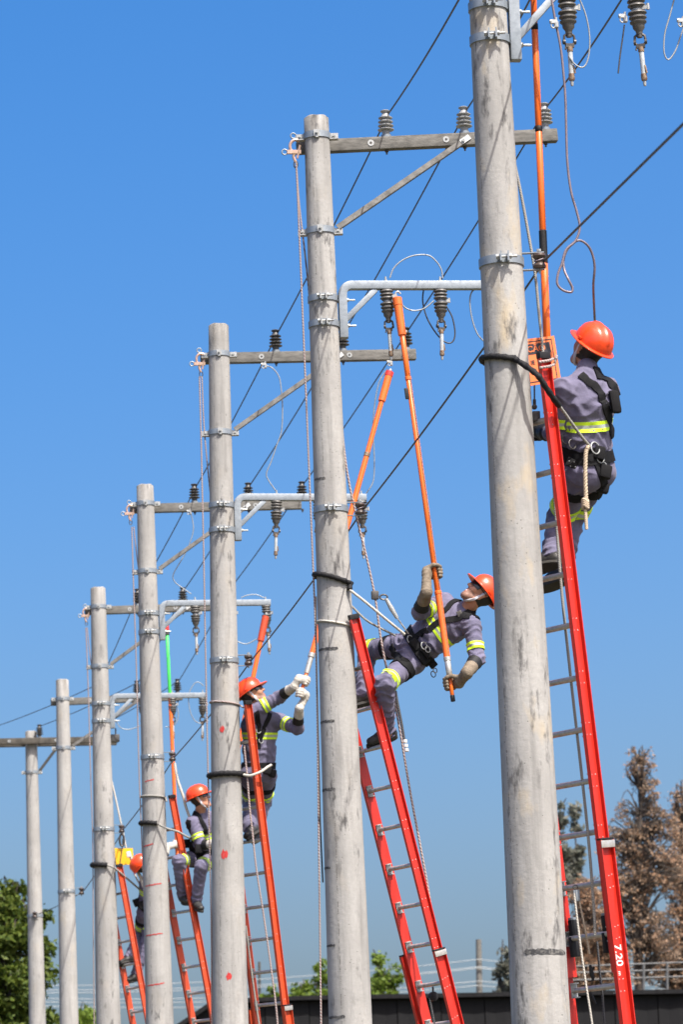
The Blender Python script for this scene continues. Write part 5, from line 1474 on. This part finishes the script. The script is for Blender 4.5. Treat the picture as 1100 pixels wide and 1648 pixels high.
# ropes tying the ladders
def wrap(i, py, mat, label, r=.009, tail=None, tilt=0.0):
    p = POLES[i]; c = ax(i, py); R = p.rad(c)+r*.8
    pts = [polar(i, c+p.u*tilt*math.cos(math.radians(th)), th, R) for th in np.linspace(380, 20, 40)]
    if tail: pts += [at(x, y, p.Y+dy) for x, y, dy in tail]
    cable('tie_rope', pts, r, mat, label, 'rope', 'ropes tying ladders to poles')
wrap(2, 1006, 'rope_white', 'pale rope tied round the second nearest pole at the ladder top', tail=[(566, 1018, -.1)], tilt=-.03)
wrap(3, 1133, 'rope', 'flecked rope tied round the red-spotted pole at the ladder top', tail=[(392, 1139, -.1)], tilt=-.02)
wrap(4, 1283, 'rope_grey', 'grey rope tied round the red-lined pole at the ladder top', .011, [(268, 1290, -.08)], tilt=-.01)
mb = MB(); l = LAD[1]; c = l['on'](594)
for k in (0, 1):
    mb.tube(smooth_path([c-l['w']*.06-l['r']*.03+l['d']*(.0+.035*k), c-l['r']*.05+l['d']*(.006+.035*k), c+l['w']*.05-l['r']*.04+l['d']*(.02+.035*k), c+l['w']*.06+l['r']*.05+l['d']*(.02+.035*k)], 5), .0085, 8)
mb.tube(smooth_path([c+l['w']*.05-l['r']*.045+l['d']*.02, c+l['w']*.06-l['r']*.06+l['d']*.06, c+l['w']*.07-l['r']*.05+l['d']*.07], 4), .009, 8)
tag(mb.build('tie_rope', M['rope']), 'flecked rope lashed round the top of the nearest ladder rail', 'rope', 'ropes tying ladders to poles')

# twisted rope end with knot on the nearest worker's belt
def twisted(pts, R, r, turns):
    p = smooth_path(pts, 12); mb = MB(); n = len(p)
    for s_ in range(3):
        q = []
        for k in range(n):
            t = nrm(p[min(k+1, n-1)]-p[max(k-1, 0)]); u, w_ = perp(t); a = 2*math.pi*(turns*k/n+s_/3)
            q.append(p[k]+R*(math.cos(a)*u+math.sin(a)*w_))
        mb.tube(q, r, 7)
    return mb
Yr = W[1]['U'].surf(945, 740, PY[1]+.2)[1]-.06
o = thing('knotted_rope', at(943, 854, Yr), 'thick tan rope end with a knot hanging from the nearest worker\'s belt', 'rope')
twisted(px(Yr, (948, 718), (944, 728), (943, 750), (943, 775), (944, 800), (944, 806)), .0066, .0075, 8).build('rope', M['rope_tan'], o, smooth=60)
kn = at(943, 811, Yr); mb = MB()
for k in range(4):
    a = k*.8; mb.tube([kn+V(.016*math.cos(t+a), .015*math.sin(t+a), .01*math.sin(2*t+a*2)+(k-1.5)*.012) for t in np.linspace(0, 2*math.pi, 18)], .009, 8, cap=False)
mb.build('knot', M['rope_tan'], o, smooth=60)
mb = MB(); mb.tube(px(Yr, (943, 820), (944, 835), (945, 852)), [.0095, .011, .0095], 10); mb.build('whipped_end', M['rope_tan'], o, smooth=60)
# carabiner and rope grab of the leaning worker
q = at(604, 958, PY[2]+.05)
o = thing('rope_grab', q-V(0, 0, .06), 'steel rope grab and carabiner on the leaning worker\'s life line', 'rope grab')
mb = MB(); mb.box(q, V(.03, 0, 0), V(0, .02, 0), V(0, 0, .035)); mb.build('grab_body', M['steel_dark'], o, bevel=.012)
q2 = at(618, 961, PY[2]+.05); mb = MB()
mb.tube([q2+V(.03*math.cos(t), 0, .02*math.sin(t)) for t in np.linspace(0, 2*math.pi, 17)], .007, 8, cap=False); mb.build('carabiner', M['steel_dark'], o)
mb = MB(); mb.tube(px(PY[2]+.02, (622, 964), (631, 980), (640, 995)), [.014, .02, .014], 10); mb.build('energy_absorber', M['galv_pale'], o)
mb = MB(); mb.tube(px(PY[2]-.02, (640, 995), (648, 1006), (658, 1020)), .006, 8); mb.build('cord', M['rope_grey'], o)
q = at(864, 655, PY[1]-.0)
o = thing('rope_grab', q-V(0, 0, .1), 'dark steel rope grab hanging between the nearest pole and its ladder', 'rope grab')
mb = MB(); mb.tube(px(PY[1], (861, 620), (861, 645)), .005, 6); mb.tube(px(PY[1], (861, 643), (861, 652)), .01, 8); mb.build('cord', M['rope_dark'], o)
mb = MB(); mb.lathe(at(861, 655, PY[1]), (0, 1, 0), [(.01, -.012), (.016, -.01), (.016, .01), (.01, .012)], 12); mb.box(at(864, 670, PY[1]), V(.022, 0, 0), V(0, .015, 0), V(0, 0, .03)); mb.build('grab_body', M['steel_dark'], o, bevel=.004)
# life line hardware of the two middle workers
for i, pts, lab in ((4, [(281, 1228), (283, 1242), (286, 1256), (290, 1268), (295, 1282), (299, 1298), (304, 1312), (308, 1322)], 'short white lanyard from the stick to the back of the profile worker'),):
    cable('shock_lanyard', px(PY[i]-.05, *pts), .016, 'rope_white', lab, 'lanyard', None, 8, 4)
cable('shock_lanyard', px(PY[5]-.1, (207, 1372), (214, 1388), (220, 1400), (227, 1414), (231, 1428)), .022, 'rope_white', 'white lanyard crossing the farthest worker\'s helmet', 'lanyard', None, 8, 4)
mb = MB(); mb.box(at(207, 1375, PY[5]-.14), V(.03, 0, .005), V(0, .02, 0), V(-.005, 0, .04)); tag(mb.build('carabiner', M['white_clip'], bevel=.012), 'white carabiner in front of the yellow sign', 'carabiner')
mb = MB(); q = at(196, 1352, PY[5]-.03); mb.tube([q+V(.03*math.cos(t), 0, .08*math.sin(t)) for t in np.linspace(0, 2*math.pi, 17)], .014, 8, cap=False); tag(mb.build('carabiner', M['steel_dark']), 'dark carabiner holding the yellow sign', 'carabiner')

# ---------------------------------------------------------------- signs
def quad_sign(name, Y, corners, mat, label, cat='sign'):
    c = [at(x, y, Y+dy) for x, y, dy in corners]      # tl, tr, br, bl
    nr = nrm(np.cross(c[1]-c[0], c[3]-c[0])); nr = nr if nr[1] < 0 else -nr
    mb = MB(); t = nr*.003
    mb.add([q+t for q in c]+[q-t for q in c], [(0, 3, 2, 1), (4, 5, 6, 7), (0, 1, 5, 4), (1, 2, 6, 5), (2, 3, 7, 6), (3, 0, 4, 7)])
    o = mb.build(name, M[mat], smooth=0)
    return tag(o, label, cat), c, nr
Ys = PY[1]+.13
sg, c, nr = quad_sign('warning_sign', Ys, [(806, 551, 0), (892.5, 540.5, 0), (904, 613, 0), (817, 627, 0)], 'sign_orange', 'orange warning sign with black print hanging between the nearest pole and ladder')
xd = nrm(c[1]-c[0]); yd = nrm(c[0]-c[3]); k_ = mpp(Ys)
def sp(u, v): return lerp(lerp(c[0], c[1], u), lerp(c[3], c[2], u), v)+nr*.0045
def plate(pts, mat, nm):
    mb = MB(); mb.add([q+nr*.0 for q in pts]+[q-nr*.001 for q in pts], [(0, 1, 2, 3), (7, 6, 5, 4), (0, 4, 5, 1), (1, 5, 6, 2), (2, 6, 7, 3), (3, 7, 4, 0)])
    o = mb.build(nm, M[mat], sg, smooth=0); return o
b0, b1 = .07, .085
for u0, v0, u1, v1 in ((.055, .055, .945, .075), (.055, .925, .945, .945), (.055, .055, .07, .945), (.93, .055, .945, .945)):
    plate([sp(u0, v0), sp(u0, v1), sp(u1, v1), sp(u1, v0)], 'sign_black', 'printed_border')
plate([sp(.1, .12), sp(.1, .345), sp(.9, .345), sp(.9, .12)], 'sign_black', 'printed_panel')
place_text('ÇÃO', .052, sp(.635, .235)+nr*.0015, xd, yd, 'sign_orange', sg, bold=.0008)
place_text('IE', .034, sp(.535, .52)+nr*.001, xd, yd, 'sign_black', sg, bold=.0006)
place_text('TE', .034, sp(.83, .52)+nr*.001, xd, yd, 'sign_black', sg, bold=.0006)
sg2, _, _ = quad_sign('yellow_sign', PY[5]-.0, [(184.5, 1365, 0), (213.5, 1365, 0), (215, 1391, 0), (186, 1393, 0)], 'sign_yellow', 'plain yellow sign plate hanging at the top of the farthest ladder')
cable('sign_cord', px(PY[5]-.02, (185, 1386), (192, 1396), (197, 1362), (197, 1350)), .006, 'rope_dark', 'thin dark cord looped over the yellow sign', 'cord')
mb = MB(); c_ = at(186, 1163.5+22, PY[5]+.1); 
mb.box(at(185, 1188, PY[5]+.12), V(.06, 0, 0), V(0, .03, 0), V(0, 0, .05)); mb.tube(px(PY[5]+.12, (186, 1182), (186, 1172)), .008, 8)
tag(mb.build('surge_arrester', M['porc_dark'], bevel=.01), 'small dark device hanging right of the fifth nearest pole', 'arrester')

# ---------------------------------------------------------------- paint marks on the poles
def stroke(i, x0, x1, y0, y1, hpx, mat, name='paint_mark', blob=False):
    """irregular brush mark lying on the shaft between photo columns x0..x1"""
    p = POLES[i]; n = 18; k = mpp(p.Y); up, lo = [], []
    rs = np.random.default_rng(int(i*100+y0))
    for t in range(n+1):
        x = x0+(x1-x0)*t/n; y = y0+(y1-y0)*t/n+rs.normal(0, .35); c = ax(i, y); cx = proj(c)[0]; R = p.rad(c)
        s_ = np.clip((x-cx)*k/R, -.995, .995); th = math.degrees(math.acos(s_))
        hh = hpx*k*(math.sqrt(max(0, 1-(2*t/n-1)**2)) if blob else (.75+.5*rs.random())*(1 if 0 < t < n else .4))/2
        for lst, sgn in ((up, 1), (lo, -1)):
            lst.append(polar(i, c+p.u*sgn*hh*(1+.25*rs.normal() if blob else 1+.3*rs.random()), th, R*1.006+.0015))
    mb = MB(); m = n+1; mid = [(a_+b_)/2 for a_, b_ in zip(up, lo)]
    vs = up+lo; mb.add(vs, [(t, m+t, m+t+1, t+1) for t in range(n)])
    return mb.build(name, M[mat], p.root, smooth=60)
stroke(1, 845, 911, 1534, 1536.5, 7, 'paint_black')
for y, x0, x1 in ((773, 506, 524), (1047, 511, 545), (1163, 514, 539), (1272, 517, 540), (1397, 521, 532), (1522, 526, 540), (1637, 529, 556)):
    stroke(2, x0, x1, y, y+1, 3.4, 'paint_black')
for x, y, r in ((357.5, 1177, 9), (361.5, 1378, 12.5), (368.5, 1574, 10.5), (364, 1065, 8)):
    stroke(3, x-r*.45, x+r*.45, y, y-1, r*1.05, 'paint_red', blob=True)
for y, x0, x1 in ((1259.5, 233, 248), (1363, 231, 247), (1427, 234, 260), (1507, 235, 262), (1587, 237, 265)):
    stroke(4, x0, x1, y, y-3, 1.5, 'paint_red')

# ---------------------------------------------------------------- dark warehouse, railing, far line, trees
def warehouse():
    Yw = 92.0
    top = [(284, 1650), (343, 1610), (480, 1604), (820, 1598), (1100, 1593.5), (1240, 1591)]
    T = [at(x, y, Yw) for x, y in top]
    base = V((T[0][0]+T[-1][0])/2, Yw, 0)
    root = thing('warehouse', base, 'long dark sheet-clad warehouse along the bottom edge', 'building')
    m_wall = pmat('dark_sheet_cladding', (0.008, 0.008, 0.009), .85, spec=.2, col2=(.012, .012, .013), scale=1.2, stretch=(3, 3, .4), bump=.2, bscale=12)
    m_cap = pmat('grey_roof_edge', (0.009, 0.009, 0.01), .8, spec=.2, bump=.1)
    xs = np.array([t[0] for t in T]); zs = np.array([t[2] for t in T])
    z_at = lambda x: float(np.interp(x, xs, zs))
    mb = MB(); n = len(T); D = V(0, 30, 0)
    fr = [t for t in T]+[V(T[-1][0], Yw, -.2), V(T[0][0], Yw, -.2)]
    k = len(fr); vs = [q+V(0, .08, 0) for q in fr]+[q+D for q in fr]
    mb.add(vs, [tuple(range(k-1, -1, -1)), tuple(range(k, 2*k))]+[(q, (q+1) % k, k+(q+1) % k, k+q) for q in range(k)])
    mb.build('wall', m_wall, root, smooth=0)
    x = T[0][0]; j = 0
    while x < T[-1][0]-.2:
        x2 = min(x+1.05, T[-1][0]); z1, z2 = z_at(x+.02), z_at(x2-.02)
        mb = MB(); a0, a1 = x+.012, x2-.012; dy = .035+.012*((j*7) % 3)
        m_ = 4; vs = []
        for q in range(m_+1):
            xx = a0+(a1-a0)*q/m_; off = dy*(.6 if q % 2 else 1)
            vs += [V(xx, Yw+.06-off, 0), V(xx, Yw+.06-off, z_at(xx)-.12)]
        mb.add(vs, [(2*q, 2*q+2, 2*q+3, 2*q+1) for q in range(m_)]); mb.build('panel', m_wall, root, smooth=0)
        x = x2; j += 1
    for a, b in zip(T[:-1], T[1:]):
        mb = MB(); mb.bar(a+V(0, -.04, -.04), b+V(0, -.04, -.04), (0, 1, 0), .3, .1); mb.build('roof_edge', m_cap, root)
warehouse()
def railing():
    Yr_ = 97.0; m = pmat('pale_painted_rail', (0.11, 0.112, 0.11), .6, bump=.05)
    a, b = at(905, 1600, Yr_), at(1180, 1592, Yr_)
    root = thing('roof_railing', (a+b)/2, 'pale metal railing behind the warehouse roof, at right', 'railing')
    for y0, y1 in ((1556, 1548), (1566, 1560), (1578, 1571)):
        mb = MB(); mb.tube([at(905, y0, Yr_), at(1180, y1-2, Yr_)], .022, 8); mb.build('rail', m, root)
    for x in (1010, 1037, 1075, 1120):
        mb = MB(); yt = 1556-(x-905)*.03; mb.tube([at(x, yt, Yr_), at(x, yt+60, Yr_)], .035 if x != 1010 else .06, 8); mb.build('post', m, root)
railing()
# far distribution line
Yf = 150.0
mb = MB(); mb.tube([at(771, 1512, Yf), at(773, 1640, Yf), at(775, 1900, Yf)], [.11, .13, .15], 12)
o = thing('far_pole', at(775, 2180, Yf), 'small weathered pole far behind the warehouse', 'utility pole')
mb.build('shaft', M['arm'], o)
mb = MB(); mb.tube([at(417.5, 1548, Yf), at(418.5, 1700, Yf)], [.05, .06], 8); tag(mb.build('far_post', M['arm_old']), 'thin grey post far behind the orange ladder', 'post')
for k, (y0, y1, y2) in enumerate(((1585, 1566, 1548), (1590, 1572, 1550), (1597, 1582, 1571), (1602, 1590, 1578), (1608, 1600, 1590), (1579, 1558, 1536))):
    a, m_, b = at(-60, y0+6, Yf), at(771, y2+8, Yf-.2), at(1300, y1-30, Yf)
    pts = span(a, m_, .35, 16)+span(m_, b, .5, 12)[1:]
    cable('far_cable', pts, .013, 'wire_grey', 'thin distant cable behind the poles, %s of six' % ['second from top', 'third from top', 'fourth from top', 'fifth from top', 'lowest', 'topmost'][k], 'cable', 'distant cables')

def leafmat(name, c1, c2, c3, trans=.35):
    m, n, l, b = newmat(name)
    oi = n.new('ShaderNodeTexCoord').outputs['Object']
    f = _ramp(n, l, _noise(n, l, oi, 1.1, 3), .35, .65); g = _ramp(n, l, _noise(n, l, oi, 14, 2), .4, .62)
    col = _mix(n, l, g, _mix(n, l, f, c1, c2), c3)
    l.new(col, b.inputs['Base Color']); b.inputs['Roughness'].default_value = .6; b.inputs['Specular IOR Level'].default_value = .25
    tr = n.new('ShaderNodeBsdfTranslucent'); l.new(col, tr.inputs['Color'])
    mx = n.new('ShaderNodeMixShader'); mx.inputs[0].default_value = trans
    out = n['Material Output']; l.new(b.outputs[0], mx.inputs[1]); l.new(tr.outputs[0], mx.inputs[2]); l.new(mx.outputs[0], out.inputs['Surface'])
    return m
LM = {'brown': leafmat('dry_brown_foliage', (.4, .22, .12), (.32, .21, .135), (.27, .215, .16)),  # this and the needle tones are lightened to stand in for distance haze
      'conifer': leafmat('grey_green_needles', (.14, .155, .125), (.11, .13, .1), (.16, .15, .12)),
      'green': leafmat('yellow_green_leaves', (.12, .19, .02), (.07, .13, .018), (.17, .23, .035), .4),  # the small trees' own bright yellow-green
      'dark': leafmat('deep_green_leaves', (.05, .09, .014), (.03, .058, .01), (.12, .15, .022), .35)}
bark = pmat('rough_bark', (.075, .06, .048), .9, col2=(.04, .033, .027), scale=8, stretch=(2, 2, .4), bump=.6, bscale=20, dist=.03)
def tree(name, basept, blobs, nleaf, lsz, lm, label, seed, elong=1.6, trunk_r=.2, droop=0.0, clump=.34, dens=45):
    """blobs: ellipsoids (centre, rx, ry, rz) that the crown's twigs reach into"""
    rs = np.random.default_rng(seed)
    root = thing(name, basept, label, 'tree')
    mb = MB(); tips = []
    cs = np.array([b[0] for b in blobs]); topc = cs[cs[:, 2].argmax()]
    lead = smooth_path([basept, lerp(basept, topc, .35)+rs.normal(0, .15, 3)*V(1, 1, 0), lerp(basept, topc, .7)+rs.normal(0, .2, 3)*V(1, 1, 0), topc], 6)
    mb.tube(lead, list(np.linspace(trunk_r, trunk_r*.12, len(lead))), 8)
    tr = mb.build('trunk', bark, root, smooth=60)
    lb = MB()
    vol = np.array([b[1]*b[2]*b[3] for b in blobs])**.72; vol /= vol.sum()
    ntip = max(24, int(nleaf/dens))
    for _ in range(ntip):
        b = blobs[rs.choice(len(blobs), p=vol)]
        u = rs.normal(0, 1, 3); u /= np.linalg.norm(u); u *= rs.random()**.4
        tip = b[0]+u*V(b[1], b[2], b[3])
        # start on the leader somewhat below the tip
        zz = tip[2]-abs(rs.normal(.5, .5))*(b[3]*.6+.4)
        st = min(lead, key=lambda q: abs(q[2]-zz))
        mid = lerp(st, tip, .55)+V(rs.normal(0, .12), rs.normal(0, .12), abs(rs.normal(.0, .2))+.1)
        pth = smooth_path([st, mid, tip], 3)
        lb.tube(pth, list(np.linspace(trunk_r*.07+.01, .006, len(pth))), 5, cap=False)
        tips.append((tip, nrm(tip-mid)))
    lb.build('limbs', bark, root, smooth=60)
    per = nleaf//len(tips); N = per*len(tips)
    T = np.repeat(np.array([t[0] for t in tips]), per, 0); Dv = np.repeat(np.array([t[1] for t in tips]), per, 0)
    cl = np.repeat(rs.uniform(.6, 1.35, len(tips))*clump, per)[:, None]
    g = rs.normal(0, 1, (N, 3)); g /= np.linalg.norm(g, axis=1, keepdims=True); g *= rs.random((N, 1))**.45
    C = T+g*cl*V(1.0, 1.0, .75)-Dv*rs.random((N, 1))*cl*.9
    ax1 = g*.6+rs.normal(0, .6, (N, 3))+Dv*.4-V(0, 0, droop); ax1 /= np.linalg.norm(ax1, axis=1, keepdims=True)
    tmp = rs.normal(0, 1, (N, 3)); ax2 = np.cross(ax1, tmp); ax2 /= np.linalg.norm(ax2, axis=1, keepdims=True)
    nn = np.cross(ax1, ax2); s = lsz*rs.uniform(.6, 1.4, (N, 1))
    v = np.stack([C-ax1*s*elong*.5, C+ax2*s*.5+nn*s*.12, C+ax1*s*elong*.5, C-ax2*s*.5+nn*s*.12], 1).reshape(-1, 3)-np.asarray(basept)
    me = bpy.data.meshes.new('crown'); me.vertices.add(len(v)); me.vertices.foreach_set('co', v.ravel())
    me.loops.add(4*N); me.polygons.add(N); me.loops.foreach_set('vertex_index', np.arange(4*N)); me.polygons.foreach_set('loop_start', np.arange(0, 4*N, 4))
    me.materials.append(LM[lm]); me.update(calc_edges=True)
    o = bpy.data.objects.new('crown', me); COL.objects.link(o); o.parent = root
    return root
def blob(x, y, Y, rx, ry=None, dep=None):
    """crown lobe seen at pixel x,y with pixel radii rx, ry"""
    k = mpp(Y); ry = ry or rx
    return (at(x, y, Y), rx*k, (dep or rx)*k, ry*k)
def ground_under(x, Y):
    q = at(x, 2180, Y); return V(q[0], q[1], 0)
Yt = 118.0
tree('dry_tree', ground_under(1040, Yt), [blob(1033, 1230, Yt, 26, 24), blob(1042, 1270, Yt, 26, 26), blob(998, 1305, Yt, 18, 20), blob(1058, 1325, Yt, 40, 34), blob(1000, 1360, Yt, 44, 40), blob(1068, 1400, Yt, 56, 50), blob(1002, 1440, Yt, 52, 45), blob(1050, 1510, Yt, 60, 50)],
     13000, .055, 'brown', 'tall dry brown tree at right, its thin top against the sky', 11, 1.5, .3, .1, .17, 16)
tree('dry_tree', ground_under(1118, Yt+3), [blob(1098, 1290, Yt+3, 20, 24), blob(1105, 1340, Yt+3, 34, 40), blob(1095, 1410, Yt+3, 40, 50), blob(1110, 1490, Yt+3, 55, 60), blob(1090, 1560, Yt+3, 60, 40)],
     10000, .06, 'brown', 'dry brown tree cut off by the right edge of the picture', 12, 1.5, .3, .1, .17, 16)
tree('dry_tree', ground_under(955, Yt-2), [blob(945, 1450, Yt-2, 34, 40), blob(960, 1500, Yt-2, 42, 40), blob(930, 1530, Yt-2, 40, 36), blob(985, 1555, Yt-2, 50, 36), blob(930, 1575, Yt-2, 45, 22)],
     12000, .06, 'brown', 'lower dry brown tree behind the rungs of the nearest ladder', 13, 1.5, .25, .1, .2, 20)
for k, (x, y0, Yk, lab) in enumerate(((905, 1292, Yt+8, 'slender grey-green conifer close to the right edge of the nearest pole'), (927, 1300, Yt+10, 'slender grey-green conifer behind the nearest ladder rungs'), (813, 1500, Yt+8, 'faint grey tree peeping out left of the nearest pole'))):
    bl = [blob(x+(3 if j % 2 else -3), y0+12+j*24, Yk, 5+3.2*j, 16) for j in range(6)]
    tree('conifer', ground_under(x, Yk), bl, 1800, .09, 'conifer', lab, 20+k, 2.4, .16, -.3, .2)
Yg = 88.0
tree('leafy_tree', ground_under(-10, Yg), [blob(22, 1446, Yg, 30, 16), blob(-20, 1465, Yg, 40, 36), blob(62, 1480, Yg, 22, 14), blob(10, 1510, Yg, 56, 30), blob(78, 1530, Yg, 14, 16), blob(66, 1570, Yg, 26, 26), blob(20, 1590, Yg, 66, 50), blob(60, 1640, Yg, 36, 30), blob(-10, 1660, Yg, 70, 50), blob(40, 1720, Yg, 80, 60)],
     19000, .085, 'dark', 'leafy green tree in the bottom left corner behind the farthest pole', 31, 2.0, .22, .25, .26)
tree('leafy_tree', ground_under(128, Yg+4), [blob(128, 1650, Yg+4, 18, 22), blob(125, 1700, Yg+4, 30, 30)], 4500, .085, 'green', 'small bright green treetop between the sixth and fifth poles at the bottom edge', 32, 1.8, .1, .2, .25)
Ys_ = 132.0
tree('leafy_tree', ground_under(618, Ys_), [blob(612, 1548, Ys_, 11, 9), blob(604, 1578, Ys_, 18, 18), blob(622, 1588, Ys_, 22, 16), blob(638, 1580, Ys_, 12, 12), blob(640, 1562, Ys_, 6, 6), blob(612, 1610, Ys_, 30, 20)], 2600, .09, 'green', 'small green tree right of the second nearest pole above the warehouse', 33, 1.5, .1, .1, .22)
tree('leafy_tree', ground_under(515, Ys_), [blob(517, 1560, Ys_, 13, 7), blob(522, 1585, Ys_, 14, 18), blob(515, 1610, Ys_, 24, 20)], 1600, .09, 'green', 'small green tree just left of the second nearest pole above the warehouse', 34, 1.5, .1, .1, .22)
tree('leafy_tree', ground_under(484, Ys_), [blob(482, 1601, Ys_, 16, 6), blob(492, 1590, Ys_, 8, 5), blob(484, 1618, Ys_, 26, 14)], 2000, .1, 'green', 'low green treetop right of the faded orange ladder', 35, 1.5, .1, .1, .22)
tree('leafy_tree', ground_under(436, Ys_), [blob(435, 1602, Ys_, 15, 5), blob(440, 1618, Ys_, 26, 12)], 1700, .1, 'green', 'low green treetop behind the rungs of the faded orange ladder', 36, 1.5, .1, .1, .22)
